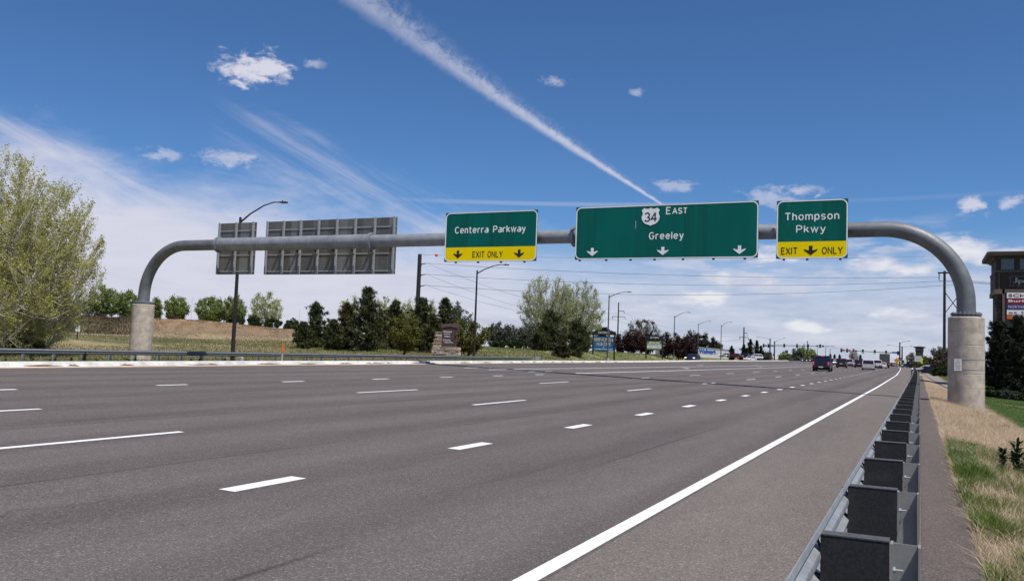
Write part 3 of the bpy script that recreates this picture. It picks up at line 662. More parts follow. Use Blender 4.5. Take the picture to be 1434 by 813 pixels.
# highway lettering: every glyph drawn with strokes of even width, cap height 1
def _arc(cx, cy, rx, ry, a0, a1, n=12): return [(cx + rx * math.cos(R(a0 + (a1 - a0) * i / n)), cy + ry * math.sin(R(a0 + (a1 - a0) * i / n))) for i in range(n + 1)]
_arch = lambda x: [(x, 0.30), *_arc(x + .24, .44, .24, .28, 180, 0, 10), (x + .48, 0)]
GL = {
 'C': (.68, [_arc(.36, .5, .36, .5, 48, 312, 18)]), 'G': (.72, [_arc(.36, .5, .36, .5, 48, 345, 20), [(.71, .36), (.71, .47), (.42, .47)]]), 'P': (.62, [[(0, 0), (0, 1)], [(0.02, 1), (.36, 1), *_arc(.36, .72, .26, .28, 80, -80, 8), (.36, .44), (0.02, .44)]]),
 'E': (.55, [[(.55, 1), (0, 1), (0, 0), (.55, 0)], [(0.02, .52), (.46, .52)]]), 'A': (.78, [[(0, 0), (.39, 1), (.78, 0)], [(.15, .33), (.63, .33)]]), 'S': (.62, [_arc(.31, .75, .30, .25, 25, 270, 12)[:-1] + _arc(.31, .255, .31, .245, 90, -155, 12)]),
 'T': (.66, [[(0, 1), (.66, 1)], [(.33, .98), (.33, 0)]]), 'X': (.66, [[(0, 0), (.66, 1)], [(0, 1), (.66, 0)]]), 'I': (.01, [[(0, 0), (0, 1)]]), 'O': (.72, [_arc(.36, .5, .36, .5, 0, 360, 24)]), 'N': (.62, [[(0, 0), (0, 1), (.62, 0), (.62, 1)]]),
 'L': (.52, [[(0, 1), (0, 0), (.52, 0)]]), 'Y': (.68, [[(0, 1), (.34, .46), (.68, 1)], [(.34, .48), (.34, 0)]]), '3': (.6, [_arc(.29, .74, .28, .26, 150, -90, 12) + _arc(.29, .25, .31, .25, 75, -155, 12)]), '4': (.68, [[(.48, 0), (.48, 1)], [(.48, 1), (0, .28), (.68, .28)]]),
 'e': (.56, [_arc(.28, .36, .28, .36, 4, 318, 16), [(.04, .37), (.56, .37)]]), 'n': (.48, [[(0, 0), (0, .72)], _arch(0)]), 't': (.40, [[(.15, .96), (.15, .16), (.20, .04), (.30, 0), (.40, 0)], [(0, .72), (.38, .72)]]),
 'r': (.36, [[(0, 0), (0, .72)], [(0, .36), *_arc(.26, .42, .26, .29, 175, 65, 6)]]), 'a': (.50, [[(.50, 0), (.50, .52), *_arc(.27, .52, .23, .20, 0, 128, 8)], _arc(.24, .19, .25, .19, 0, 360, 14)]), 'k': (.48, [[(0, 0), (0, 1)], [(.46, .72), (.03, .28)], [(.18, .44), (.50, 0)]]),
 'w': (.84, [[(0, .72), (.21, 0), (.42, .72), (.63, 0), (.84, .72)]]), 'y': (.54, [[(0, .72), (.28, .02)], [(.54, .72), (.22, -.20), (.14, -.28), (.02, -.28)]]), 'l': (.01, [[(0, 1), (0, 0)]]), 'o': (.56, [_arc(.28, .36, .28, .36, 0, 360, 20)]),
 'm': (.86, [[(0, 0), (0, .72)], [(0, .30), *_arc(.215, .46, .215, .26, 180, 0, 8), (.43, 0)], [(.43, .30), *_arc(.645, .46, .215, .26, 180, 0, 8), (.86, 0)]]), 'p': (.54, [[(0, -.30), (0, .72)], _arc(.27, .36, .27, .36, 0, 360, 16)]), 'h': (.48, [[(0, 0), (0, 1)], _arch(0)]),
 's': (.46, [_arc(.23, .54, .22, .18, 25, 270, 8)[:-1] + _arc(.23, .18, .23, .18, 90, -155, 10)])}
def highway(s, mat, parent, x0, x1, zb, cap, y, th=.165, gap=.34, space=.75, name='letter'):
    tot = 0; pos = []
    for ch in s:
        if ch == ' ': tot += space; pos.append(None); continue
        pos.append(tot); tot += GL[ch][0] + gap
    tot -= gap; sxx = (x1 - x0) / tot
    for ch, p in zip(s, pos):
        if p is None: continue
        mb = MB(); hw = th * cap * .5
        for qi, pl in enumerate(GL[ch][1]):
            yq = y - qi * .0012
            P = [Vector((x0 + (p + q[0]) * sxx, 0, zb + q[1] * cap)) for q in pl]; n = len(P); rings = []
            closed = (P[0] - P[-1]).length < 1e-4
            for i in range(n):
                if closed: d0 = (P[i] - P[i - 1 if i else n - 2]).normalized(); d1 = (P[(i + 1) if i < n - 1 else 1] - P[i]).normalized()
                else: d0 = (P[i] - P[i - 1]).normalized() if i else None; d1 = (P[i + 1] - P[i]).normalized() if i < n - 1 else None; d0 = d0 or d1; d1 = d1 or d0
                t = (d0 + d1); t = t.normalized() if t.length > .2 else d1
                nr = Vector((-t.z, 0, t.x)); k = 1 / max(.42, abs(nr.dot(Vector((-d1.z, 0, d1.x)))))
                c = P[i] + (t * (-hw * .3) if i == 0 and not closed else t * (hw * .3) if i == n - 1 and not closed else Vector((0, 0, 0)))
                rings.append([c + nr * hw * k + Vector((0, yq, 0)), c + nr * hw * k * .92 + Vector((0, yq - .008, 0)), c - nr * hw * k * .92 + Vector((0, yq - .008, 0)), c - nr * hw * k + Vector((0, yq, 0))])
            mb.loft(rings)
        mb.build(name, mat, parent)
# ------------------------------------------------------------------ front-facing signs
def rrect(x0, x1, z0, z1, r, n=8):
    pts = []
    for (cx, cz, a0) in ((x1 - r, z1 - r, 0), (x0 + r, z1 - r, 90), (x0 + r, z0 + r, 180), (x1 - r, z0 + r, 270)):
        for i in range(n + 1):
            a = R(a0 + 90 * i / n); pts.append((cx + r * math.cos(a), cz + r * math.sin(a)))
    return pts
SY = 42.28
def border(t, W, H, w=.055, r=.30):
    A = rrect(0.012, W - .012, .012, H - .012, r); B = rrect(.012 + w, W - .012 - w, .012 + w, H - .012 - w, r - w); n = len(A)
    vs = [(x, -.040, z) for x, z in A] + [(x, -.040, z) for x, z in B] + [(x, -.030, z) for x, z in A] + [(x, -.030, z) for x, z in B]
    fs = []
    for i in range(n):
        j = (i + 1) % n
        fs += [(i, n + i, n + j, j), (i, j, 2 * n + j, 2 * n + i), (n + i, 3 * n + i, 3 * n + j, n + j)]
    MB().add(vs, fs).build('border', 'sign_white', t)
def panels(t, W, H, mat, seams):
    xs = [0] + seams + [W]
    for a, b in zip(xs[:-1], xs[1:]):
        MB().box(a + .003, b - .003, -.030, 0.0, 0, H).build('panel', mat if len(t.children) % 2 else 'sign_green_b', t)
def band(t, W, h, r=.30):
    pts = [(x, z) for x, z in rrect(.07, W - .07, .07, 2.0, r - .055) if z < h - .01 + 0.0]
    pts = [p for p in pts if p[1] <= h]
    pts = [(W - .07, h), (.07, h)] + [p for p in rrect(.07, W - .07, .07, 2.0, r - .055) if p[1] < 1.0]
    MB().prism(pts, -.036, -.031).build('yellow_band', 'sign_yellow', t)
def arrow(t, cx, z0, w, h, mat):
    z1 = z0 + h; sw = w * .13
    pts = [(cx - sw, z1), (cx - sw, z0 + h * .52), (cx - w * .30, z0 + h * .56), (cx - w / 2, z0 + h * .62), (cx, z0), (cx + w / 2, z0 + h * .62), (cx + w * .30, z0 + h * .56), (cx + sw, z0 + h * .52), (cx + sw, z1)]
    # notched wings, as on the photographed sheets
    pts = [(cx - sw, z1), (cx - sw, z0 + h * .50), (cx - w / 2, z0 + h * .66), (cx - w * .46, z0 + h * .50), (cx, z0), (cx + w * .46, z0 + h * .50), (cx + w / 2, z0 + h * .66), (cx + sw, z0 + h * .50), (cx + sw, z1)]
    MB().add([(x, -.044, z) for x, z in pts] + [(x, -.036, z) for x, z in pts], [tuple(range(len(pts)))[::1]] + [(i, (i + 1) % len(pts), (i + 1) % len(pts) + len(pts), i + len(pts)) for i in range(len(pts))]).build('down_arrow', mat, t)
def brackets(t, W, H, xs):
    for x in xs:
        mb = MB(); mb.box(x - .05, x + .05, .003, .11, -.07, H - .02); mb.box(x - .07, x + .07, .11, .36, H * .5 - .45, H * .5 - .38); mb.box(x - .07, x + .07, .11, .36, H * .5 + .38, H * .5 + .45)
        mb.build('mounting_bracket', 'dark_steel', t)
def green_sign(x0, x1, z0, H, label, seams, bx):
    t = thing('highway_sign', label, 'highway sign', (x0, SY, z0), 0, 'green overhead signs facing us')
    W = x1 - x0; panels(t, W, H, 'sign_green', seams); border(t, W, H); brackets(t, W, H, bx)
    return t, W
t, W = green_sign(-24.15, -18.52, 6.29, 2.76, 'green overhead sign reading Centerra Parkway above a yellow EXIT ONLY strip with two arrows', [1.4, 2.8, 4.2], [.7, 2.1, 3.5, 4.9])
band(t, W, .80)
highway('Centerra Parkway', 'sign_white', t, .64, 4.92, 1.60, .335, -.031)
highway('EXIT ONLY', 'sign_black', t, 1.80, 3.62, .25, .30, -.0365, .14, .30, .55)
arrow(t, .87, .19, .58, .44, 'sign_black'); arrow(t, 4.62, .19, .60, .44, 'sign_black')
t, W = green_sign(-16.33, -7.00, 6.33, 2.75, 'largest green overhead sign reading EAST Greeley with the white route 34 shield', [1.1, 3.25, 4.5, 5.75, 6.85], [.25, 1.7, 3.0, 4.25, 5.7, 7.2, 8.7])
highway('Greeley', 'sign_white', t, 3.98, 5.70, 1.00, .325, -.031)
highway('E', 'sign_white', t, 4.83, 5.02, 2.25, .32, -.031, .17)
highway('AST', 'sign_white', t, 5.15, 5.86, 2.25, .265, -.031, .19)
for ax in (.96, 4.69, 8.46): arrow(t, ax, .18, .60, .42, 'sign_white')
sh = [(0, -.46), (.10, -.41), (.22, -.38), (.34, -.30), (.43, -.16), (.455, .0), (.40, .10), (.40, .20), (.455, .30), (.33, .42), (.22, .37), (.10, .37), (0, .43)]
sh = sh + [(-x, z) for x, z in sh[-2:0:-1]]
sc = 1.03
shp = [(4.02 + x * sc, 2.15 + z * sc) for x, z in sh]
so_ = MB().add([(x, -.046, z) for x, z in shp] + [(x, -.031, z) for x, z in shp], [tuple(range(len(shp)))] + [(i, i + len(shp), (i + 1) % len(shp) + len(shp), (i + 1) % len(shp)) for i in range(len(shp))]).build('route_shield', 'sign_white', t)
highway('34', 'sign_black', so_, 3.73, 4.34, 1.91, .42, -.0465, .15, .22, name='shield_number')
MB().box(3.243, 3.262, -.034, -.031, 1.55, 1.95).build('peeled_strip', 'plate_pale', t)
t, W = green_sign(-6.17, -3.00, 6.26, 2.76, 'smallest green overhead sign reading Thompson Pkwy above a yellow EXIT ONLY strip', [.55, 2.0], [.35, 1.4, 2.85])
band(t, W, .80)
highway('Thompson', 'sign_white', t, .40, 2.76, 1.83, .32, -.031)
highway('Pkwy', 'sign_white', t, .92, 2.18, 1.24, .31, -.031)
highway('EXIT', 'sign_black', t, .25, .96, .23, .29, -.0365, .14, .30)
highway('ONLY', 'sign_black', t, 2.07, 2.94, .23, .29, -.0365, .14, .30)
arrow(t, 1.56, .16, .62, .44, 'sign_black')

# ------------------------------------------------------------------ signs seen from behind
def back_sign(x0, x1, z0, z1, label, ribs, nst):
    t = thing('highway_sign', label, 'highway sign', (x0, 43.92, z0), 0, 'overhead signs seen from behind'); W, H = x1 - x0, z1 - z0
    e = np.sort(rng.uniform(.1, W - .1, nst)); e = [0] + list(np.linspace(0, W, nst)[1:-1] + rng.uniform(-.12, .12, nst - 2)) + [W]
    for i, (a, b) in enumerate(zip(e[:-1], e[1:])):
        MB().box(a + .002, b - .002, 0, .03, 0, H).build('panel', 'sign_back_' + 'abacba'[(i * 5) % 6], t)
    for x in ribs:
        mb = MB(); mb.box(x - .055, x + .055, -.17, -.155, -.0, H + .02); mb.box(x - .008, x + .008, -.155, -.05, 0, H); mb.box(x - .055, x + .055, -.05, -.036, 0, H)
        mb.build('vertical_rib', 'rib_aluminium', t)
    for z in (.20, 1.26, 2.14, 2.88):
        mb = MB(); mb.box(0.02, W - .02, -.034, -.002, z - .035, z + .035)
        mb.build('cross_rail', 'rib_aluminium', t)
    for x in ribs[1:-1] or ribs:
        mb = MB(); mb.box(x - .07, x + .07, -.47, -.172, H * .5 - .46, H * .5 - .41); mb.box(x - .07, x + .07, -.47, -.172, H * .5 + .41, H * .5 + .46)
        mb.build('clamp', 'galvanised', t)
    return t
back_sign(-42.42, -39.27, 5.80, 9.22, 'small square overhead sign seen from behind, left end of the gantry', [.08, 1.55, 2.98], 6)
back_sign(-38.37, -28.45, 5.78, 9.22, 'wide overhead sign seen from behind with eight vertical ribs', [.10, 1.45, 2.82, 4.22, 5.62, 7.0, 8.42, 9.80], 17)

# ------------------------------------------------------------------ guardrails
def wbeam(h=.31, d=.082, th=.006):
    c = [(-.156, .012), (-.125, .0), (-.085, .075), (-.055, .082), (-.025, .01), (0, .0), (.025, .01), (.055, .082), (.085, .075), (.125, .0), (.156, .012)]
    return [(z, q) for z, q in c]
def rail_mesh(xf, zf, ys, side, name, mat, parent, dep=1.0):
    """side +1: corrugation bulges towards +x"""
    P = wbeam(); rings = []
    for y in ys:
        x = float(xf(y)); z = zf(x, y)
        out = [(x + side * q * dep, y, z + a) for a, q in P]; inn = [(x + side * (q * dep - .006), y, z + a) for a, q in P[::-1]]
        rings.append(out + inn)
    return MB().loft(rings).build(name, mat, parent, True)
gr = thing('guardrail', 'long steel guardrail beside us on black blocks, running away along the right shoulder', 'guardrail', (0, 0, 0))
railx = lambda y: -.475 + float(bend(y)) * .6
ys = list(np.arange(1.0, 60, 1.97)) + list(np.arange(60, 236, 4.0))
rail_mesh(lambda y: railx(y) + .012, lambda x, y: .555, ys, -1, 'rail', 'rail_steel', gr, .62)
proto = None
yk = 2.93
postm = MB(); postm.box(-.13, -.118, -.05, .05, -.35, .665); postm.box(-.118, -.003, -.004, .004, -.35, .662); postm.box(-.003, .009, -.05, .05, -.35, .66)
postm = postm.mesh('post', 'post_steel')
blockm = MB().box(-.462, -.136, -.055, .05, .315, .672); bm_ = blockm.mesh('spacer_block', 'block_black')
capm = MB().box(-.464, -.134, -.058, .052, .6725, .679).mesh('block_cap', 'cap_grey')
boltm = MB().cyl((-.118, -.03, .535), (-.070, -.03, .535), .006, n=6); boltm.cyl((-.1175, -.03, .535), (-.106, -.03, .535), .016, n=6); boltm = boltm.mesh('bolt', 'galvanised')
splm = MB(); splm.tube([(-.50, -.02, .66), (-.485, -.02, .65), (-.463, -.02, .60)], .008, 5); splm.tube([(-.52, -.02, .50), (-.49, -.02, .47), (-.463, -.02, .46)], .008, 5); splm = splm.mesh('bracket', 'dark_steel')
k = 0
while yk < 232:
    dx = railx(yk) + .475
    wob = random.uniform(-.006, .006); zw = random.uniform(-.006, .004)
    def put(n, me, par):
        o = link(n, me, par)
        if par is gr: o.location = (dx + wob, yk, zw)
        return o
    po = put('post', postm, gr); bl = put('spacer_block', bm_, gr)
    put('cap', capm, bl); put('bolt', boltm, po); put('bracket', splm, bl)
    if yk < 14: po.rotation_euler = (random.uniform(-.01, .01), random.uniform(-.008, .008), 0)
    yk += 1.97; k += 1

gl = thing('guardrail', 'steel guardrail beyond the white median kerb, in front of the grass field', 'guardrail', (0, 0, 0))
ys = list(np.arange(22.1, 105, 3.81))
lx = lambda y: -45.0 - .0 * y
rail_mesh(lx, lambda x, y: .47, ys, 1, 'rail', 'far_rail_steel', gl, 1.25)
pm = MB(); pm.box(-.10, -.088, -.05, .05, -.6, .60); pm.box(-.088, .088, -.004, .004, -.6, .60); pm.box(.088, .10, -.05, .05, -.6, .60); pm = pm.mesh('post', 'rail_steel')
bm2 = MB().box(.0, .13, -.05, .05, .33, .60).mesh('spacer_block', 'pale_steel')
for yk in np.arange(23.0, 103, 1.905):
    o = link('post', pm, gl, (-45.26, yk, 0)); b = link('spacer_block', bm2, gl, (-45.145, yk, 0))
mb = MB(); mb.box(-45.12, -44.84, 103.2, 104.4, .22, .72); mb.box(-45.3, -45.1, 104.0, 104.2, -.4, .55)
mb.build('end_terminal', 'galvanised', gl)
MB().cyl((-44.9, 102.9, .7), (-44.9, 102.9, 1.05), .03, n=6).build('reflector_stub', 'dark_steel', gl)

# ------------------------------------------------------------------ plants
def unit(a): return a / np.maximum(np.linalg.norm(a, axis=-1, keepdims=True), 1e-9)
def segs_mesh(name, P0, P1, R0, R1, mat, parent, n=3):
    P0, P1 = np.asarray(P0), np.asarray(P1); R0, R1 = np.asarray(R0), np.asarray(R1); K = len(P0)
    t = unit(P1 - P0); h = np.where(np.abs(t[:, 2:3]) > .9, np.array([[1., 0, 0]]), np.array([[0, 0, 1.]])); a = unit(np.cross(t, h)); b = np.cross(t, a)
    V = np.empty((K, 2, n, 3))
    for j in range(n):
        c, s = math.cos(2 * math.pi * j / n), math.sin(2 * math.pi * j / n)
        V[:, 0, j] = P0 + (a * c + b * s) * R0[:, None]; V[:, 1, j] = P1 + (a * c + b * s) * R1[:, None]
    base = (np.arange(K) * 2 * n)[:, None]
    F = np.concatenate([base + np.array([[j, (j + 1) % n, n + (j + 1) % n, n + j]]) for j in range(n)])
    return npmesh(name, V.reshape(-1, 3), F, mat, parent, smooth=True)
def leaf_quads(P, size, asp=0.7, nrm=None, updir=None):
    K = len(P); a = unit(rng.normal(size=(K, 3)) if nrm is None else nrm + rng.normal(size=(K, 3)) * .6); b = unit(np.cross(a, rng.normal(size=(K, 3))))
    s = size * rng.uniform(.6, 1.35, (K, 1)); u = a * s * .5; v = b * s * .5 * asp
    V = np.stack([P - u, P - v * 1.0, P + u, P + v], 1).reshape(-1, 3)
    F = np.arange(K * 4).reshape(K, 4); return V, F
def envelope(dirs, c, rad): return c + dirs * rad
def leafy(cat, label, px, py_top, depth, wpx, loc=None, H=None, W=None, leafm='leaf_green', bark='bark_grey', nleaf=9000, lsize=.3, low=.22, rise=.5, n1=11, n2=9, n3=5, group=None, name='broadleaf_tree', shell=.35, bare=0.0, lean=0, sink=.15, squash=1.0, thick=1.0):
    p = site(px, 470, depth); x, y = p.x, p.y
    z0 = tz(x, y) - sink
    if H is None: H = site(px, py_top, depth).z - z0
    if W is None: W = wpx * depth / FPX
    t = thing(name, label, cat, (x, y, z0), 0, group)
    c = np.array([0, 0, H * (low + 1) / 2]); rad = np.array([W / 2, W / 2, H * (1 - low) / 2])
    P0, P1, R0, R1 = [], [], [], []; tw = []
    tr = H * .018 * thick + .05
    top = np.array([rng.normal() * .03 * H + lean, rng.normal() * .03 * H, H * .62])
    path = [np.array([0, 0, 0.]), np.array([0, 0, H * low * .9 + .1]), top * .6 + np.array([0, 0, H * .08]), top]
    MB().tube([tuple(q) for q in path], [tr * 1.25, tr * .85, tr * .5, tr * .12], 8).build('trunk', bark, t, True)
    ga = rng.uniform(0, 6.28)
    for i in range(n1):
        f = (i + .5) / n1; ph = ga + i * 2.39996
        el = math.asin(-0.55 + 1.5 * f) if -0.55 + 1.5 * f < 1 else 1.5
        dr = np.array([math.cos(ph) * math.cos(el), math.sin(ph) * math.cos(el), math.sin(el)])
        end = c + dr * rad * rng.uniform(.80, .98)
        st = np.array([0, 0, H * low * .8]) + (top - np.array([0, 0, H * low * .8])) * max(0, f - .15) * .75
        ct = st * .45 + end * .55 + np.array([0, 0, -H * .06 if f > .4 else H * .02]); ct[:2] *= 1.0
        ts = np.linspace(0, 1, 7); bz = np.array([(1 - q) ** 2 * st + 2 * q * (1 - q) * ct + q * q * end for q in ts]); bz[1:-1] += rng.normal(size=(5, 3)) * W * .012
        lr = tr * .55 * (1 - .4 * f)
        for k in range(6): P0.append(bz[k]); P1.append(bz[k + 1]); R0.append(lr * (1 - k / 6.6)); R1.append(lr * (1 - (k + 1) / 6.6))
        for j in range(n2):
            q = .22 + .78 * (j + rng.uniform()) / n2; s2 = bz[min(6, int(q * 6))] * (1 - (q * 6) % 1) + bz[min(6, int(q * 6) + 1)] * ((q * 6) % 1) if q < 1 else bz[-1]
            out = unit((s2 - c) / rad + 1e-6); d2 = unit(out * .7 + np.array([0, 0, rise]) + rng.normal(size=3) * .55)
            L = W * rng.uniform(.15, .28)
            e2 = s2 + d2 * L
            ex = np.linalg.norm((e2 - c) / rad)
            if ex > 1.04: e2 = c + (e2 - c) / ex * rng.uniform(.97, 1.07)
            md = (s2 + e2) / 2 + np.array([0, 0, -L * .06]); r2 = lr * .28
            P0 += [s2, md]; P1 += [md, e2]; R0 += [r2, r2 * .65]; R1 += [r2 * .65, r2 * .25]
            tw.append((md, e2))
            for k in range(n3):
                s3 = s2 + (e2 - s2) * rng.uniform(.25, 1); d3 = unit(unit(e2 - s2) * .8 + np.array([0, 0, rise]) + rng.normal(size=3) * .6)
                e3 = s3 + d3 * L * rng.uniform(.3, .62); ex = np.linalg.norm((e3 - c) / rad)
                if ex > 1.10: e3 = c + (e3 - c) / ex * rng.uniform(1.0, 1.10)
                P0.append(s3); P1.append(e3); R0.append(r2 * .35); R1.append(r2 * .12); tw.append((s3, e3))
    segs_mesh('branches', P0, P1, R0, R1, bark, t)
    tw = np.array(tw); k = rng.integers(0, len(tw), nleaf); f = rng.uniform(0.1, 1.05, (nleaf, 1))
    P = tw[k, 0] * (1 - f) + tw[k, 1] * f + rng.normal(size=(nleaf, 3)) * lsize * .75
    if bare > 0:
        rr = np.linalg.norm((P - c) / rad, axis=1); P = P[(rr < 1 - bare * rng.uniform(0, 1, len(P)))]
    V, F = leaf_quads(P, lsize); npmesh('crown', V, F, leafm, t)
    return t
def clumpy(cat, label, px, py_top, depth, wpx, H=None, W=None, leafm='leaf_hedge', nleaf=5000, lsize=.22, name='shrub', group=None, sink=.15, ncl=26, py=470, D=None, xyz=None, stem=True):
    """dense rounded bush: leaves packed in many overlapping clumps"""
    if xyz is None: p = site(px, py, depth); x, y = p.x, p.y
    else: x, y = xyz
    z0 = tz(x, y) - sink
    if H is None: H = site(px, py_top, depth).z - z0
    if W is None: W = wpx * depth / FPX
    D = D or W
    t = thing(name, label, cat, (x, y, z0), 0, group)
    a = rng.uniform(0, 6.283, ncl); u = rng.uniform(-.75, 1, ncl); rr = rng.uniform(.45, .82, ncl); s = np.sqrt(1 - u * u)
    C = np.stack([np.cos(a) * s * rr * W / 2, np.sin(a) * s * rr * D / 2, H * .52 + u * rr * H * .5], -1); cr = np.minimum(W, H) * rng.uniform(.13, .24, ncl)
    k = rng.integers(0, ncl, nleaf); d = unit(rng.normal(size=(nleaf, 3))); P = C[k] + d * cr[k][:, None] * rng.uniform(.55, 1.08, (nleaf, 1))
    P = P[P[:, 2] > .02]
    V, F = leaf_quads(P, lsize, .7, d[:len(P)]); npmesh('crown', V, F, leafm, t)
    if stem:
        mb = MB()
        for q in range(4): mb.tube([(0, 0, 0), (C[q][0] * .4, C[q][1] * .4, H * .35), tuple(C[q])], [H * .02, H * .014, H * .005], 5)
        mb.build('trunk', 'bark', t)
    return t
def pine(cat, label, px, py_top, depth, wpx, H=None, W=None, leafm='needle', n=9000, ls=.34, name='pine_tree', group=None, shape=.75, low=.04, sink=.15, py=470, ragged=.48):
    p = site(px, py, depth); x, y = p.x, p.y; z0 = tz(x, y) - sink
    if H is None: H = site(px, py_top, depth).z - z0
    if W is None: W = wpx * depth / FPX
    t = thing(name, label, cat, (x, y, z0), 0, group)
    MB().tube([(0, 0, 0), (.03 * H * rng.normal() * .3, 0, H * .5), (0, 0, H * .97)], [H * .022 + .04, H * .014, .02], 7).build('trunk', 'bark', t, True)
    P0, P1, R0, R1, T, TN = [], [], [], [], [], []; ga_ = rng.uniform(0, 6)
    nb = int(46 + H * 7)
    for i in range(nb):
        f = (i + rng.uniform()) / nb; z = H * (low + (1 - low) * f); prof = (1 - f) ** shape * (.45 + .55 * min(1, f / .18)) + .03
        ph = i * 2.39996 + rng.uniform(-.4, .4); L = W / 2 * prof * rng.uniform(1 - ragged, 1.15) * (.82 + .36 * math.sin(ph % 6.283 * 2 + z * 2.6 + ga_))
        d = np.array([math.cos(ph), math.sin(ph), .10 + .55 * f]); s = np.array([0, 0, z * .97]); e = s + d * L; e[2] -= .10 * L
        P0.append(s); P1.append(e); R0.append(.012 * H * (1 - f) + .012); R1.append(.006)
        k = max(3, int(L / (W * .5) * 9))
        for j in range(k):
            q = .25 + .78 * (j + rng.uniform()) / k
            T.append(s + (e - s) * q + rng.normal(size=3) * L * .10 * np.array([1, 1, .6])); TN.append(L)
    segs_mesh('branches', P0, P1, R0, R1, 'bark', t)
    T = np.array(T); m_ = len(T); k = rng.integers(0, m_, n); tr = W * .042 + .08
    d = unit(rng.normal(size=(n, 3)) + np.array([0, 0, .35])); Pn = T[k] + d * tr * rng.uniform(.2, 1.15, (n, 1))
    c = Pn; a = d; b = unit(np.cross(a, rng.normal(size=(n, 3)))); s = ls * rng.uniform(.6, 1.3, (n, 1))
    V = np.stack([c - a * s * .5 - b * s * .16, c - a * s * .5 + b * s * .16, c + a * s * .5], 1).reshape(-1, 3)
    npmesh('crown', V, np.arange(n * 3).reshape(n, 3), leafm, t)
    return t

# the big spring cottonwoods at the left edge
G = 'young green cottonwoods at the left edge'
leafy('tree', 'tallest spring tree cut by the left photo edge, green leaves on whitish twigs', -20, 208, 58, 0, W=10.6, leafm='leaf_spring', bark='bark_pale', nleaf=88000, lsize=.105, low=-.02, rise=.75, n1=40, n2=15, n3=8, name='cottonwood_tree', thick=.7)
leafy('tree', 'spring tree with whitish twigs just inside the left edge, in front of its taller neighbour', 56, 238, 62, 0, W=7.4, leafm='leaf_spring', bark='bark_pale', nleaf=50000, lsize=.10, low=-.02, rise=.85, n1=34, n2=14, n3=8, name='cottonwood_tree', thick=.6)
clumpy('shrub', 'low dark shrubs under the spring trees at the left edge', 28, 462, 62, 90, H=1.9, leafm='leaf_olive', nleaf=7000, lsize=.16, D=3)
# far row behind the mound
def row(px, top, w, label, m='leaf_green', nl=6500, low=.06, depth=205, bark='bark_grey', ls=.42, **k):
    return leafy('tree', label, px, top, depth, w, leafm=m, bark=bark, nleaf=int(nl * 1.25), lsize=ls * .75, low=low, rise=.5, n1=16, n2=9, n3=5, group='trees in a row behind the mound', **k)
row(82, 408, 30, 'pale spring tree behind the mound, first right of the big left trees', 'leaf_pale', 3200)
row(107, 411, 17, 'narrow pale tree with half bare twigs behind the mound', 'leaf_pale', 1500, bark='bark_pale')
row(121, 410, 15, 'thin nearly bare pale tree left of the two green poplars', 'leaf_pale', 1100, bark='bark_pale')
row(143, 399, 34, 'taller of the two green trees left of the concrete pier', nl=7000)
row(173, 405, 34, 'rounder green tree touching the left concrete pier', nl=7000)
row(217, 414, 13, 'narrow green tree peeking out right of the left concrete pier', nl=3000)
row(245, 415, 31, 'solitary oval green tree between the pier and the lamp post')
row(293, 416, 40, 'widest green tree behind the bare orange mound', nl=8000)
row(325, 414, 32, 'green tree behind the lamp post on the mound')
row(370, 409, 44, 'pale silvery spring tree at the right end of the mound row', 'leaf_pale', 5200, bark='bark_pale')
for px, w, top, lb in ((356, 24, 443, 'dark green round bush under the pale silvery tree, left one'), (382, 26, 446, 'yellow green round bush under the pale silvery tree'), (330, 30, 440, 'low green bush at the foot of the lamp post tree'), (407, 23, 447, 'round black green bush standing alone right of the mound row')):
    clumpy('bush', lb, px, top, 200, w, leafm='leaf_hedge', nleaf=2500, lsize=.35, group='round bushes behind the mound')
for px, w in ((240, 22), (135, 20)):
    clumpy('bush', ('low brown scrub on the mound crest below the %s' % ('solitary oval tree' if px == 240 else 'taller green tree')), px, 447, 176, w, H=1.2, leafm='scrub_brown', nleaf=900, lsize=.3, D=2)
# pale poplars behind the pine group
for i, (px, top, w) in enumerate(((488, 414, 30), (532, 412, 34), (556, 413, 30), (580, 414, 30), (600, 420, 24), (634, 420, 24))):
    leafy('tree', 'pale green poplar top showing above the dark pines, number %s from the left' % ('one', 'two', 'three', 'four', 'five', 'six')[i], px, top, 190, w, leafm='leaf_pale' if i < 5 else 'leaf_grey', bark='bark_grey', nleaf=4200, lsize=.34, low=.05, rise=1.2, n1=10, n2=8, n3=4, name='poplar_tree', group='pale poplars behind the pines')
# the pine group
PG = 'dark pines left of the stone sign'
for a in ((441, 424, 116, 54, 'rounded dark pine at the left end of the pine group', 'needle', 1.0, .55), (424, 452, 112, 34, 'low spreading dark pine skirt left of the rounded pine', 'needle', 1.0, .4),
          (466, 448, 110, 34, 'short dark pine between the rounded pine and the thin pine', 'needle', 1, .5),
          (484, 424, 112, 44, 'thin ragged pine with brownish needles', 'needle_olive', 1, .6), (513, 402, 110, 62, 'tallest pine of the group with a pointed top', 'needle', 1.35, .62),
          (532, 436, 116, 36, 'dark pine filling in right of the tallest pine', 'needle', 1, .5), (552, 421, 118, 46, 'broad pine behind the small olive tree', 'needle', 1, .5), (590, 417, 114, 54, 'broad dark pine below the black utility pole', 'needle', 1.1, .5),
          (622, 417, 118, 46, 'pine directly behind the brown stone sign', 'needle', 1, .5), (606, 440, 110, 34, 'short pine left of the brown stone sign', 'needle_olive', 1, .5)):
    pine('tree', a[4], a[0], a[1], a[2], a[3] * 1.12, leafm=a[5], n=int(11000 * a[6]), ls=.36, shape=a[7], group=PG)
leafy('tree', 'small olive coloured tree on a short trunk in front of the pines', 567, 441, 97, 46, leafm='leaf_olive', bark='bark', nleaf=7000, lsize=.2, low=.20, rise=.4, n1=10, n2=8, n3=5)
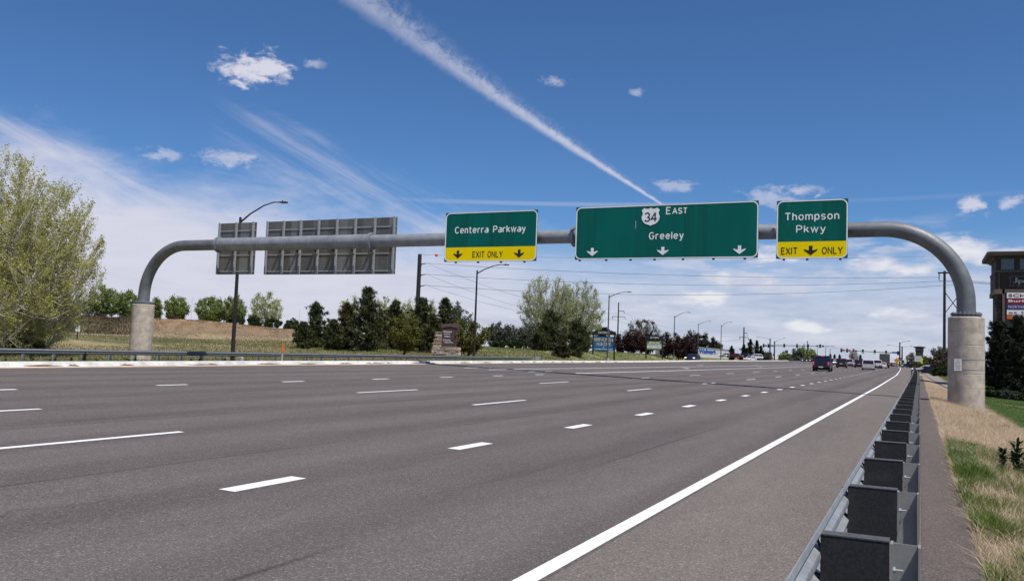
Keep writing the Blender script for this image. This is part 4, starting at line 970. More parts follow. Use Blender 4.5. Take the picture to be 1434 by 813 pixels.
leafy('tree', 'olive coloured tree right of the stone sign behind the second lamp post', 657, 449, 102, 54, leafm='leaf_olive', bark='bark', nleaf=9000, lsize=.2, low=.20, rise=.4, n1=12, n2=8, n3=5)
leafy('tree', 'grey green bare topped tree rising behind the stone sign', 645, 427, 150, 36, leafm='leaf_grey', bark='bark_grey', nleaf=3500, lsize=.26, low=.05, rise=.9)
for i, (px, top, w) in enumerate(((694, 451, 25), (716, 455, 25), (737, 455, 22))):
    leafy('tree', ('greyish half bare tree behind the hedge, left of three', 'greyish half bare tree behind the hedge, middle of three', 'greyish half bare tree behind the hedge, right of three')[i], px, top, 175, w, leafm='leaf_grey', bark='bark_grey', nleaf=3800, lsize=.3, low=.03, rise=.9, group='half bare trees behind the hedge')
hd = site(716, 478, 160)
for i, (px, lb) in enumerate(((698, 'clipped dark green hedge behind the grass, left length'), (724, 'clipped dark green hedge behind the grass, middle length'), (750, 'clipped dark green hedge behind the grass, right length'))):
    clumpy('hedge', lb, px, 476, 160, 28, leafm='leaf_hedge', nleaf=3500, lsize=.22, name='hedge', D=1.6, group='clipped hedge behind the grass', ncl=40)
# twin cottonwoods
TG = 'twin pale cottonwoods above the dark pines'
leafy('tree', 'larger left one of the twin pale cottonwoods, above the dark pine', 766, 386, 165, 84, leafm='leaf_pale', bark='bark_grey', nleaf=26000, lsize=.18, low=.07, rise=.75, n1=34, n2=12, n3=7, name='cottonwood_tree', group=TG)
leafy('tree', 'right one of the twin pale cottonwoods, with open grey twigs', 808, 394, 170, 72, leafm='leaf_pale', bark='bark_grey', nleaf=24000, lsize=.19, low=.07, rise=.75, n1=30, n2=12, n3=7, name='cottonwood_tree', group=TG)
for a in ((771, 436, 140, 50, 'dark conical pine in front of the left twin cottonwood', 'needle', .5), (755, 462, 134, 30, 'low dark pine skirt left of the conical pine', 'needle', .4), (806, 450, 138, 44, 'dark rounded pine under the right twin cottonwood', 'needle', .45),
          (788, 468, 128, 26, 'small greyish pine standing in front in the grass', 'needle_olive', .55), (818, 462, 156, 24, 'dark pine just left of the blue board', 'needle', .45), (843, 459, 175, 34, 'dark tree top behind the blue board', 'needle_dark', .45)):
    pine('tree', a[4], a[0], a[1], a[2], a[3] * 1.15, leafm=a[5], n=14000, ls=.32, shape=a[6], ragged=.30, group='dark pines left of the blue board')
leafy('tree', 'dark bare branched round tree behind the plum trees', 899, 447, 215, 50, leafm='scrub_brown', bark='bark_grey', nleaf=9000, lsize=.24, low=.05, rise=.8, n1=16, n2=10, n3=6)
for i, (px, top, w, lb) in enumerate(((872, 468, 24, 'dark plum leaved tree right beside the blue board'), (888, 463, 28, 'dark plum leaved tree between the two boards'), (908, 466, 26, 'dark plum leaved tree behind the olive board, left side'), (932, 466, 24, 'dark plum leaved tree right of the olive board'),
                                      (951, 466, 28, 'dark plum leaved tree behind the fourth lamp post'), (966, 470, 22, 'dark plum leaved tree at the right end of the plum row'))):
    leafy('tree', lb, px, top, 205, w, leafm='leaf_plum', bark='bark', nleaf=4500, lsize=.3, low=.10, rise=.3, group='plum leaved trees along the verge')
for i, (px, top, w, lb) in enumerate(((973, 463, 34, 'tall dark green tree above the end of the plum row'), (990, 467, 28, 'dark green tree left of the white store building'), (958, 470, 24, 'dark green tree behind the plum row'), (1003, 477, 16, 'small dark tree rising behind the white store building'))):
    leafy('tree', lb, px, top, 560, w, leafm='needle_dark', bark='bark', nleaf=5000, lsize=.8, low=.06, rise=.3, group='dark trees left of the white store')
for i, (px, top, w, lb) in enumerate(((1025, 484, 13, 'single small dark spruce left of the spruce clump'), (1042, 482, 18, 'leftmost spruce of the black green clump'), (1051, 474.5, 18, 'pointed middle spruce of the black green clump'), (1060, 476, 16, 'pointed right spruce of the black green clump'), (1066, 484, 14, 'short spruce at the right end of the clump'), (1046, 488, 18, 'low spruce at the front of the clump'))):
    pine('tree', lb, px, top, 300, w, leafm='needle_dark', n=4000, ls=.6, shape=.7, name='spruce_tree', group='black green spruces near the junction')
for i, (px, top, w, m_, lb) in enumerate(((1100, 495, 18, 'leaf_green', 'low green tree seen under the left signal arm'), (1110, 498, 14, 'leaf_grey', 'grey green bush far under the left signal arm'), (1117, 488, 14, 'leaf_grey', 'greyish tree by the thin poles under the signal arm'),
                                      (1127, 485, 16, 'leaf_green', 'taller green tree by the thin poles under the signal arm'), (1136, 490, 14, 'leaf_green', 'green tree just left of the blue pickup'), (1074, 493, 12, 'leaf_grey', 'bare brownish tree right of the spruce clump'))):
    leafy('tree', lb, px, top, 430, w, leafm=m_, bark='bark_grey', nleaf=1600, lsize=.7, low=.03, rise=.6, n1=9, n2=6, n3=3, group='small trees beyond the junction')
for i, (px, top, w) in enumerate(((1163, 495, 8), (1169, 496, 8), (1176, 496, 8), (1205, 497, 12))):
    pine('tree', ('far spruce right above the blue pickup', 'far spruce above the black vehicle, left one', 'far spruce above the black vehicle, right one', 'far tree behind the concrete mixer')[i], px, top, 520, w, leafm='needle_dark', n=1500, ls=.8, name='spruce_tree', group='far spruces beyond the junction')
# right side
leafy('tree', 'bushy bare twigged tree below the far stone tower', 1281, 494, 300, 22, leafm='leaf_grey', bark='bark_grey', nleaf=3500, lsize=.35, low=.03, rise=.6)
leafy('tree', 'dark green bush right of the far stone tower', 1294, 499, 280, 20, leafm='leaf_olive', bark='bark', nleaf=3500, lsize=.32, low=.03, rise=.5)
leafy('tree', 'brown budding tree in front of the brown house left of the concrete pier', 1316, 485, 150, 30, leafm='scrub_brown', bark='bark', nleaf=4200, lsize=.22, low=.05, rise=.6)
clumpy('bush', 'dark bush in front of the brown house left of the pier', 1316, 514, 140, 30, leafm='leaf_hedge', nleaf=3000, lsize=.22)
clumpy('bush', 'small dark bush beside the grey roofed house', 1309, 501, 200, 12, leafm='leaf_hedge', nleaf=1200, lsize=.3)
for i, (px, top, dp, w, lb) in enumerate(((1398, 448, 60, 56, 'nearly black pine right of the concrete pier'), (1426, 441, 58, 60, 'nearly black pine cut by the right edge of the photo'), (1460, 452, 62, 60, 'nearly black pine mostly outside the right edge'))):
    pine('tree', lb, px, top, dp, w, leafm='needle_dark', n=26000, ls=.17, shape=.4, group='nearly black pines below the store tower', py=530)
for i, (px, top, dp, w, lb) in enumerate(((1392, 527, 57, 26, 'low dark shrub beside the concrete pier'), (1414, 528, 56, 34, 'low grey green shrub in the bed under the black pines'), (1440, 529, 55, 34, 'low dark shrub in the bed at the right edge'))):
    clumpy('shrub', lb, px, top, dp, w, H=.75, leafm='leaf_hedge' if i != 1 else 'leaf_grey', nleaf=3500, lsize=.09, py=535, D=1.2)
for i, (px, s, lb) in enumerate(((1393, .55, 'dark boulder beside the concrete pier'), (1409, .4, 'smaller boulder under the black pines'))):
    p = site(px, 530, 59); mb = bpy.data.meshes.new('boulder'); import bmesh
    bm = bmesh.new(); bmesh.ops.create_icosphere(bm, subdivisions=3, radius=1)
    for v in bm.verts:
        n_ = float(hash2(np.array(v.co.x * 2 + 5 + i), np.array(v.co.y * 2 + v.co.z * 1.3 + 9), .9)); v.co *= .75 + .45 * n_; v.co.z *= .6
    bm.to_mesh(mb); bm.free(); mb.materials.append(MATS['boulder_stone']); o = link('boulder', mb, None, (p.x, p.y, tz(p.x, p.y) + .1)); o.scale = (s * 1.6, s, s); tag(o, lb, 'boulder', 'boulders under the black pines')

leaf('lawn_leaf', (0.022, 0.05, 0.008), (0.06, 0.105, 0.016), 0.2, 0.5)
leaf('grass_bank', (0.07, 0.11, 0.018), (0.18, 0.23, 0.05), 0.25, 0.4)
# broad-leaved weeds: individual plants with separate leaves
def weed(x, y, z, h, n, label, group, lw=.08, ll=None):
    t = thing('weed_plant', label, 'weed', (x, y, z), 0, group); V, F = [], []
    ll = ll or h * .55
    for k in range(n):
        ph = k * 2.4 + rng.uniform(-.3, .3); el = rng.uniform(.15, 1.25); b0 = np.array([math.cos(ph) * .05, math.sin(ph) * .05, 0]) * h + np.array([0, 0, h * rng.uniform(0, .75)])
        d = np.array([math.cos(ph) * math.cos(el), math.sin(ph) * math.cos(el), math.sin(el)]); s = np.array([-math.sin(ph), math.cos(ph), 0.]); L = ll * rng.uniform(.6, 1.1); w = lw * rng.uniform(.6, 1.2)
        o = len(V)
        pts = [(0, .15), (.35, 1), (.7, .8), (1, 0)]
        for q, ww in pts:
            c = b0 + d * L * q + np.array([0, 0, -.35 * L * q * q])
            V += [c - s * w * ww * .5, c + s * w * ww * .5]
        for j in range(3): F.append((o + 2 * j, o + 2 * j + 1, o + 2 * j + 3, o + 2 * j + 2))
    npmesh('leaves', V, F, 'weed_leaf', t)
    MB().tube([(0, 0, -.03), (0, 0, h * .8)], [.012, .005], 5).build('stem', 'weed_leaf', t)
wp = site(1424, 655, 14.5)
for i, (dx, dy, h, nn) in enumerate(((0, 0, .52, 110), (.26, .2, .46, 90), (.14, -.32, .40, 90), (-.20, .15, .34, 70), (.42, -.1, .5, 90))):
    weed(wp.x + dx, wp.y + dy, tz(wp.x + dx, wp.y + dy), h * 1.35, int(nn * 1.3), ('tallest dark leafy weed on the right verge by the photo edge', 'leafy weed behind the tallest one on the right verge', 'leafy weed in front of the tallest one on the right verge', 'small leafy weed left of the tallest one on the right verge', 'leafy weed cut by the right photo edge')[i], 'dark leafy weeds on the right verge', .055, h * .42)
for i, (px, s) in enumerate(((8, .5), (45, .9), (70, .5), (78, .6), (100, .55), (118, 1.0), (136, .5), (190, .6), (181, .5), (268, .55), (280, .6), (315, .6), (345, .5), (425, .5))):
    p = site(px, 500, 52 + .02 * px); x = -44.3; y = p.y * x / p.x
    weed(x, y, tz(x, y), .62 * s, 40, 'leafy weed under the far guardrail, %s' % ('at the photo edge', 'large, by its first post', 'small, right of the first large one', 'between the first two posts', 'low, by the second post', 'largest, between second and third post', 'by the third post', 'just left of the pier foot', 'left side of the pier foot', 'left of the rail shadow', 'in the rail shadow', 'left of the lamp post', 'right of the lamp post', 'by the orange marker')[i], 'leafy weeds along the far guardrail', .10 * s + .03, .34 * s)

# ------------------------------------------------------------------ grass (uncountable)
def blades(name, X, Y, hmin, hmax, wid, mats, label, lean=.35, mi=None, zf=None):
    n = len(X); Z = (terrain(X, Y) if zf is None else zf(X, Y)) - .01
    P = np.stack([X, Y, Z], -1); ph = rng.uniform(0, 6.283, n); h = rng.uniform(hmin, hmax, n) if not hasattr(hmin, '__len__') else hmin * rng.uniform(.6, 1.2, n)
    s = np.stack([np.cos(ph), np.sin(ph), ph * 0], -1) * (wid * rng.uniform(.6, 1.3, n))[:, None]
    l = np.stack([rng.normal(size=n), rng.normal(size=n), ph * 0], -1) * (h * lean)[:, None]; up = np.stack([ph * 0, ph * 0, h], -1)
    m_ = P + up * .55 + l * .3
    V = np.stack([P - s, P + s, m_ + s * .7, m_ - s * .7, P + up + l], 1).reshape(-1, 3)
    b = (np.arange(n) * 5)[:, None]; F = np.concatenate([b + np.array([[0, 1, 2]]), b + np.array([[0, 2, 3]]), b + np.array([[3, 2, 4]])])
    o = npmesh(name, V, F, mats, None, mi=None if mi is None else np.tile(mi, 3)); return stuff(o, label, 'grass')
def patchy(X, Y, s, thr, seed=0): return hash2(X + seed, Y + seed * 2, s) > thr
n = 90000; Y = 5 + 62 * rng.uniform(0, 1, n) ** 1.25; X = .46 + rng.uniform(0, 1, n) ** 1.1 * np.interp(Y, [5, 15, 30, 70], [1.9, 2.6, 2.4, 1.3]) - .02 * np.sin(Y * 3)
k = np.where(Y < 16.5, patchy(X, Y, .6, .28), patchy(X, Y, .5, .12)); k = k & (np.hypot(X - 1.84, Y - 43) > .86)
blades('dry_grass', X[k], Y[k], .05, .20, .0028, 'grass_tan', 'straw coloured dry grass on the right verge between path and lawn', .9)
n = 42000; Y = 5.5 + rng.uniform(0, 1, n) * 15; X = .47 + rng.uniform(0, 1, n) ** 1.3 * 2.4; k = patchy(X, Y, .45, .50, 3)
blades('green_grass', X[k], Y[k], .05, .20, .003, 'grass_green', 'tufts of green grass growing along the right path', .5)
n = 5200; Y = 5 + 45 * rng.uniform(0, 1, n) ** 1.5; X = .43 + rng.normal(size=n) * .05; k = patchy(X * 0, Y, .8, .45)
blades('straw_litter', X[k], Y[k], .012, .05, .004, 'grass_tan', 'dead straw and litter spilling over the edge of the right path', 2.5)
n = 9000; Y = 14 + 40 * rng.uniform(0, 1, n); X = .5 + rng.uniform(0, 1, n) * 2.6; k = patchy(X, Y, .7, .66, 8)
blades('verge_weeds', X[k], Y[k], .05, .20, .004, 'grass_green', 'scattered green weeds growing through the dry straw', .5)
# a few dense bunches
bx, by = [], []
for q in range(46):
    cx, cy = .52 + rng.uniform(0, 1) ** 1.6 * 1.5, 6.2 + rng.uniform(0, 1) * 11; m_ = 150
    bx.append(cx + rng.normal(size=m_) * .05); by.append(cy + rng.normal(size=m_) * .06)
blades('grass_bunches', np.concatenate(bx), np.concatenate(by), .08, .26, .0032, 'grass_green', 'taller bunches of green grass in the near right verge', .55)
n = 9000; Y = 14.5 + rng.uniform(0, 1, n) * 5.5; X = .50 + rng.uniform(0, 1, n) * .42 + (Y - 14) * .0; 
blades('clover_patch', X, Y, .03, .12, .012, 'grass_bright', 'bright green clover patch beside the right path', .5)
n = 30000; Y = 25 + rng.uniform(0, 1, n) * 60; X = 2.9 + rng.uniform(0, 1, n) * 11
blades('lawn_grass', X, Y, .02, .05, .012, 'lawn_leaf', 'short mown lawn to the right of the concrete pier', .4)
n = 16000; Y = 22 + rng.uniform(0, 1, n) * 78; X = -44.9 + rng.uniform(0, 1, n) * 1.3 - .4
blades('rail_grass', X, Y, .08, .24, .016, 'grass_bright', 'green grass growing at the foot of the far guardrail', .4)
n = 120000; Y = 28 + rng.uniform(0, 1, n) * 92; X = -46 - rng.uniform(0, 1, n) ** 1.3 * 70; k = patchy(X, Y, 6, .25)
blades('field_grass', X[k], Y[k], .07, .24, .028, 'grass_field', 'rough green and straw grass of the field beyond the guardrail', .5)
n = 22000; Y = 85 + rng.uniform(0, 1, n) * 170; X = kerbx(Y) - 13.5 - rng.uniform(0, 1, n) ** 1.2 * 45
blades('bank_grass', X, Y, .10, .30, .04, 'grass_bank', 'green grass on the bank below the boards', .5)
# straw in front of the mound, scrub on it
u = rng.uniform(-50, 40, 16000); v = rng.uniform(-30, -9, 16000); X = -122 + u * .697 - v * .717; Y = 116 + u * .717 + v * .697
blades('straw_grass', X, Y, .12, .38, .03, 'grass_tan', 'tall straw grass in front of the mound', .5)
u = rng.uniform(-60, -5, 40000); v = rng.uniform(-12, 3, 40000); X = -122 + u * .697 - v * .717; Y = 116 + u * .717 + v * .697
blades('mound_scrub', X, Y, .12, .38, .045, 'scrub_brown', 'dark brown scrub covering the left part of the mound', .5)
u = rng.uniform(-14, 30, 9000); v = rng.uniform(-13, 2, 9000) ** 1.0; k = patchy(u, v, 3.0, .45); u = u[k]; v = v[k]; X = -122 + u * .697 - v * .717; Y = 116 + u * .717 + v * .697
blades('mound_weeds', X, Y, .08, .22, .04, 'scrub_brown', 'sparse brown weeds on the bare orange mound', .5)
# grit on the shoulder
n = 1500; Y = 4 + 16 * rng.uniform(0, 1, n) ** 1.6; X = -2.1 + rng.uniform(0, 1, n) ** .6 * 1.6; s = rng.uniform(.003, .010, n)[:, None]
P = np.stack([X, Y, roadz(X) + .004], -1); A = rng.normal(size=(n, 4, 3)); A = unit(A) * s[:, None]; A[..., 2] *= .6; V = (P[:, None] + A).reshape(-1, 3); b = (np.arange(n) * 4)[:, None]
simple('grit_stone', (0.32, 0.26, 0.23), 0.9, 0, 0.4, 20)
stuff(npmesh('grit', V, np.concatenate([b + np.array([q]) for q in ((0, 1, 2), (0, 2, 3), (0, 3, 1), (1, 3, 2))]), 'grit_stone'), 'small stones and grit scattered on the road shoulder', 'gravel')

# ------------------------------------------------------------------ street lamps
def lamp(px, depth, ztop, tip, r, label, mat='brown_steel', foot=False, group='street lamps along the far verge', dirx=None):
    b = site(px, 500, depth); x, y = b.x, b.y; z0 = tz(x, y) - .2
    t = thing('street_lamp', label, 'street lamp', (x, y, z0), 0, group); H = ztop - z0
    MB().tube([(0, 0, 0), (0, 0, H * .5), (0, 0, H)], [r, r * .8, r * .6], 10).build('pole', mat, t, True)
    dx, dy, dz = tip[0] - x, tip[1] - y, tip[2] - ztop
    MB().tube([(0, 0, H - .35), (dx * .25, dy * .25, H - .35 + (dz + .35) * .42), (dx * .6, dy * .6, H - .35 + (dz + .35) * .84), (dx * .85, dy * .85, H + dz), (dx, dy, H + dz)], [.075, .06, .05, .045, .04], 8).build('arm', mat, t, True)
    MB().cyl((0, 0, H), (0, 0, H + .06), r * .62, r * .3, 8).build('pole_cap', mat, t)
    hd = MB(); L = .42
    hd.box(dx - .05, dx + L * 1.6, dy - .13, dy + .13, H + dz - .05, H + dz + .03); hd.box(dx + .15, dx + L * 1.5, dy - .16, dy + .16, H + dz - .09, H + dz - .05)
    hh = hd.build('lamp_head', 'lamp_grey', t)
    MB().cyl((dx + .25, dy, H + dz + .03), (dx + .25, dy, H + dz + .13), .045, n=8).build('photocell', 'dark_steel', hh)
    MB().box(-r * 1.7, r * 1.7, -r * 1.7, r * 1.7, .1, .22).build('base_plate', mat, t)
    if foot: MB().cyl((0, 0, -.5), (0, 0, .75), .30, .28, 14).build('concrete_footing', 'pale_concrete', t, True)
    return t
lamp(325.5, 64, 10.56, (-42.75, 50.1, 11.72), .16, 'tall dark brown street lamp standing behind the small overhead sign seen from behind')
lamp(663.5, 100, 10.47, (-43.4, 89.7, 11.2), .15, 'brown street lamp right of the brown stone sign')
lamp(850.6, 143, 11.0, (-43.6, 137.2, 11.62), .15, 'street lamp standing in front of the blue board', 'lamp_grey', True)
lamp(943.4, 203, 10.66, (-49.1, 201.2, 11.6), .15, 'street lamp on a white footing just left of the dark oncoming car', 'lamp_grey', True)
lamp(977, 265, 11.3, (-58.2, 265.5, 12.2), .15, 'street lamp rising over the left end of the white store building', 'lamp_grey')
lamp(1009.3, 265, 11.1, (-52.4, 268.2, 12.2), .15, 'street lamp rising over the right end of the white store building', 'lamp_grey', True)
for px, py, lb in ((1144.5, 487, 'thin far street lamp above the blue pickup, left one'), (1156, 486, 'thin far street lamp above the blue pickup, middle one'), (1162.5, 488, 'thin far street lamp above the blue pickup, right one')):
    q = site(px, py, 560); lamp(px, 560, q.z, (q.x + 3.2, q.y, q.z + .8), .2, lb, 'lamp_grey', group='far street lamps beyond the junction')

# ------------------------------------------------------------------ utility poles and their wires
def sag(a, b, s, n=24): return [a.lerp(b, i / n) - Vector((0, 0, 4 * s * (i / n) * (1 - i / n))) for i in range(n + 1)]
wires = []
def wire(a, b, s, r, label, group):
    a, b = Vector(a), Vector(b); o = MB().tube([p - a for p in sag(a, b, s)], r, 4, caps=False).build('power_line', 'wire_dark'); o.location = a
    return tag(o, label, 'power line', group)
pA = site(583, 470, 150); zt = site(588, 355.5, 150).z; zb = tz(pA.x, pA.y) - .2
t = thing('utility_pole', 'thick black utility pole rising above the pines with insulators on its right side', 'utility pole', (pA.x, pA.y, zb))
HA = zt - zb; MB().tube([(0, 0, 0), (0, 0, HA)], [.42, .33], 12).build('pole', 'brown_steel', t, True)
armA = []
for i, py in enumerate((369, 384.5, 400)):
    z = site(592, py, 150).z - zb
    mb = MB(); mb.tube([(.3, 0, z), (.9, -.05, z + .02), (1.55, -.1, z + .10)], [.08, .09, .05], 8)
    ins = mb.build('insulator', 'lamp_grey', t, True)
    MB().cyl((.3, 0, z - .15), (.42, 0, z - .15), .14, n=8).build('clamp', 'dark_steel', ins)
    armA.append(Vector((pA.x + 1.6, pA.y - .1, zb + z + .10)))
MB().cyl((0, 0, HA), (0, 0, HA + .12), .30, .22, 12).build('pole_cap', 'brown_steel', t)
topA = Vector((pA.x, pA.y, zb + HA))
# H frame at the right
pR = site(1322.5, 470, 150); pR2 = site(1346, 470, 150); ztR = site(1320, 378.5, 150).z; zbR = tz(pR.x, pR.y) - .2; HR = ztR - zbR; dxr = pR2.x - pR.x; dyr = pR2.y - pR.y
t = thing('utility_pole', 'H frame utility pole with crossed braces just left of the right concrete pier', 'utility pole', (pR.x, pR.y, zbR))
MB().tube([(0, 0, 0), (0, 0, HR)], [.26, .20], 12).build('pole', 'brown_steel', t, True)
MB().tube([(dxr, dyr, 0), (dxr, dyr, HR)], [.26, .20], 12).build('pole', 'brown_steel', t, True)
MB().box(-1.05, dxr + 1.0, -.12, .12, HR - .45, HR - .2).build('cross_arm', 'brown_steel', t)
for a, b in (((0, -.2, HR - 3.6), (dxr, dyr - .2, HR - 7.4)), ((0, .2, HR - 7.4), (dxr, dyr + .2, HR - 3.6))): MB().cyl(a, b, .07, n=6).build('brace', 'brown_steel', t)
insR = []
for q in (-.85, dxr / 2, dxr + .85):
    MB().tube([(q, 0, HR - .45), (q, 0, HR - 1.6)], [.09, .07], 6).build('insulator', 'lamp_grey', t); insR.append(Vector((pR.x + q, pR.y, zbR + HR - 1.7)))
# distant transmission poles
def tpole(px, pyt, depth, label, arms):
    b = site(px, 480, depth); zb = tz(b.x, b.y) - .2; H = site(px + 2, pyt, depth).z - zb; s = depth / FPX
    t = thing('utility_pole', label, 'utility pole', (b.x, b.y, zb), 0, 'far utility poles with cross arms')
    MB().tube([(0, 0, 0), (0, 0, H)], [1.3 * s, .8 * s], 8).build('pole', 'dark_steel', t, True)
    tips = []
    for (z, l, r) in arms:
        zz = H - z * s; MB().tube([(-l * s, 0, zz), (r * s, 0, zz)], .45 * s, 6).build('cross_arm', 'dark_steel', t)
        for q in ([-l * s] if l > 2 else []) + [r * s]:
            MB().tube([(q, 0, zz), (q + .8 * s, 0, zz - 3.2 * s)], .38 * s, 5).build('insulator', 'lamp_grey', t); tips.append(Vector((b.x + q + .8 * s, b.y, zb + zz - 3.2 * s)))
    return tips
tB = tpole(864.8, 423, 260, 'black utility pole with two cross arms behind the blue board', ((12, 0, 8), (20, 9, 9.5)))
tC = tpole(1041.5, 458, 420, 'distant utility pole with two cross arms above the spruce clump', ((8, 0, 4), (14, 6, 6)))
for px, pyt, lb in ((1126, 481, 'thinner reddish far pole below the left signal arm'), (1130.5, 477, 'taller far pole crossing the left signal arm')):
    b = site(px, 490, 400); zb = tz(b.x, b.y) - .2; o = MB().tube([(0, 0, 0), (0, 0, site(px, pyt, 400).z - zb)], [.22, .16], 8).build('utility_pole', 'brown_steel', None, True); o.location = (b.x, b.y, zb); tag(o, lb, 'utility pole', 'far bare poles under the left signal arm')
WG = 'power lines from the black pole to the H frame pole'
wire(armA[0], insR[0] + Vector((0, 0, .6)), .9, .028, 'upper of the three thick power lines crossing under the green signs', WG)
wire(armA[1], insR[1], 1.3, .028, 'middle of the three thick power lines crossing under the green signs', WG)
wire(armA[2], insR[2] - Vector((0, 0, .5)), 1.8, .028, 'lowest of the three thick power lines crossing under the green signs', WG)
wire(topA, Vector((pR.x + dxr, pR.y, zbR + HR + 2.6)), .6, .018, 'thin top power line running just below the bottom edge of the green signs', WG)
for i, (a, nm) in enumerate(zip(insR, ('left', 'middle', 'right'))):
    wire(a, a + Vector((70, 8, -.5 - .4 * i)), 1.2, .028, 'power line leaving the H frame pole from its %s insulator towards the store tower' % nm, 'power lines right of the H frame pole')
WG2 = 'power lines along the highway to the far poles'
for i, (a, b, nm) in enumerate(((armA[0], tB[0], 'upper'), (armA[1], tB[1], 'middle'), (armA[2], tB[2], 'lowest'))):
    wire(a, b, 2.4, .02, '%s power line sloping down from the black pole behind the second lamp post' % nm, WG2)
for i, (a, b, nm) in enumerate(((tB[0], tC[0], 'upper'), (tB[1], tC[1], 'middle'), (tB[2], tC[2], 'lowest'))):
    wire(a, b, 3.0, .022, '%s thin power line sloping down right from the pole behind the blue board' % nm, 'power lines to the most distant pole')
ball = site(607, 361.5, 150); f = (ball.x - topA.x) / (pR.x + dxr - topA.x)
q = topA.lerp(Vector((pR.x + dxr, pR.y, zbR + HR + 2.6)), f) - Vector((0, 0, 4 * .6 * f * (1 - f)))
mb = MB(); n = 12; mb.loft([[(.28 * math.sin(math.pi * i / 8) * math.cos(2 * math.pi * j / n), .28 * math.sin(math.pi * i / 8) * math.sin(2 * math.pi * j / n), .28 * math.cos(math.pi * i / 8)) for j in range(n)] for i in range(8, -1, -1)])
o = mb.build('marker_ball', 'orange_plastic', None, True); o.location = q; tag(o, 'small orange red marker ball on the thin top power line right of the black pole', 'marker ball')

# ------------------------------------------------------------------ small things of the verge
p = site(395, 500, 64); z0 = tz(p.x, p.y)
t = thing('marker_post', 'orange and white marker post behind the far guardrail', 'marker post', (p.x, p.y, z0 - .1)); ztop = site(395, 481, 64).z - z0
MB().box(-.05, .05, -.02, .02, 0, ztop * .62).build('post', 'plate_pale', t); MB().cyl((0, 0, ztop * .62), (0, 0, ztop + .1), .09, .08, 10).build('orange_tube', 'orange_plastic', t, True)
p = site(108.5, 466, 100); z0 = tz(p.x, p.y)
t = thing('small_sign', 'small pale sign on a post in the field, seen from behind', 'sign', (p.x, p.y, z0 - .1), R(50)); zt = site(108.5, 454, 100).z - z0
MB().box(-.06, .06, -.05, .05, 0, zt).build('post', 'brown_steel', t); MB().box(-.24, -.02, -.07, -.05, zt - .72, zt).build('plate', 'plate_pale', t); MB().box(.02, .24, -.07, -.05, zt - .72, zt).build('plate', 'plate_pale', t)
for px, py, dp, h, lb, rot in ((79, 464, 105, .6, 'short white stake leaning over in the field by the left trees', .6), (434, 496, 60, .35, 'stubby pale post right of the orange marker post', 0), (808, 494, 140, .9, 'white stake in the grass left of the blue board', 0), (268, 440, 190, 5.5, 'thin pale flag pole behind the mound', 0), (419, 452, 190, 5.5, 'thin white pole left of the pine group', 0)):
    p = site(px, py, dp); z0 = tz(p.x, p.y); o = MB().tube([(0, 0, -.1), (rot * -h, 0, h)], [.07, .05], 6).build('stake', 'plate_pale'); o.location = (p.x, p.y, z0); tag(o, lb, 'post')
p = site(331, 502, 63); o = MB().loft([[(sx * .32 * k, sy * .25 * k, z) for sx, sy in ((-1, -1), (1, -1), (1, 1), (-1, 1))] for k, z in ((.5, -.2), (.5, .42), (.4, .47))]).build('utility_box', 'pale_concrete'); o.location = (p.x + .4, p.y, tz(p.x, p.y)); tag(o, 'small concrete coloured box at the foot of the tall brown lamp post', 'utility box')

# ------------------------------------------------------------------ the stone monument sign
pm_ = site(623, 492, 100); MX, MY = pm_.x, pm_.y; MZ = site(623, 493, 100).z - .15; ms = 100 / FPX
t = thing('monument_sign', 'brown curved monument sign on a stacked stone base beyond the guardrail', 'sign', (MX, MY, MZ), R(10))
def sx(px): return (px - 623) * ms * .96
def szp(py): return (493 - py) * ms + .15
def stone_wall(x0, x1, z0, z1, y0, y1, rh, seed):
    r_ = random.Random(seed); z = z0; row = 0
    while z < z1 - .04:
        h = min(z1 - z, rh * r_.uniform(.75, 1.25)); f0 = (z - z0) / max(z1 - z0, .01)
        a = x0(f0) if callable(x0) else x0; e = x1(f0) if callable(x1) else x1
        x = a
        while x < e - .02:
            w = min(e - x, r_.uniform(.22, .62)); w = e - x if e - x - w < .12 else w; d = r_.uniform(0, .05)
            MB().loft([[(x + .012 + i_, y0 - d + i_ * .6, z + .01 + i_ * .4), (x + w - .012 - i_, y0 - d + i_ * .6, z + .01 + i_ * .4), (x + w - .012 - i_, y0 - d + i_ * .6, z + h - .01 - i_ * .4), (x + .012 + i_, y0 - d + i_ * .6, z + h - .01 - i_ * .4)] if k else [(x + .012, y1, z + .01), (x + w - .012, y1, z + .01), (x + w - .012, y1, z + h - .01), (x + .012, y1, z + h - .01)]
                      for k, i_ in ((0, 0), (1, 0), (2, .03)) ]).build('stone', 'stone_' + r_.choice('aaabbccde'), t)
            x += w
        z += h
MB().box(sx(603) + .1, sx(643.5) - .1, .08, .85, -.8, szp(485) - .03).build('wall_core', 'stone_e', t)
stone_wall(sx(602.5), sx(644), -.15, szp(485.5), 0.0, .95, .17, 3)
MB().box(sx(607), sx(616), .20, .75, szp(485), szp(465)).build('pillar_core', 'stone_e', t)
for i in range(4):
    a = szp(485.2 - i * 5.1); b = szp(485.2 - (i + 1) * 5.1) - .05; x0 = sx(603.6 + i * 1.2)
    stone_wall(x0, sx(616), a, b - .0, .12, .82, .18, 20 + i); MB().box(x0 - .06, sx(616) + .03, .06, .88, b + .0, b + .048).build('ledge_stone', 'stone_c', t)
body = [(sx(616), szp(485.2)), (sx(637), szp(485.2)), (sx(640.5), szp(458.5)), (sx(630), szp(457.3)), (sx(620), szp(458.6)), (sx(612.5), szp(462)), (sx(616), szp(464))]
MB().prism(body, .20, .72).build('sign_panel', 'brown_sign', t)
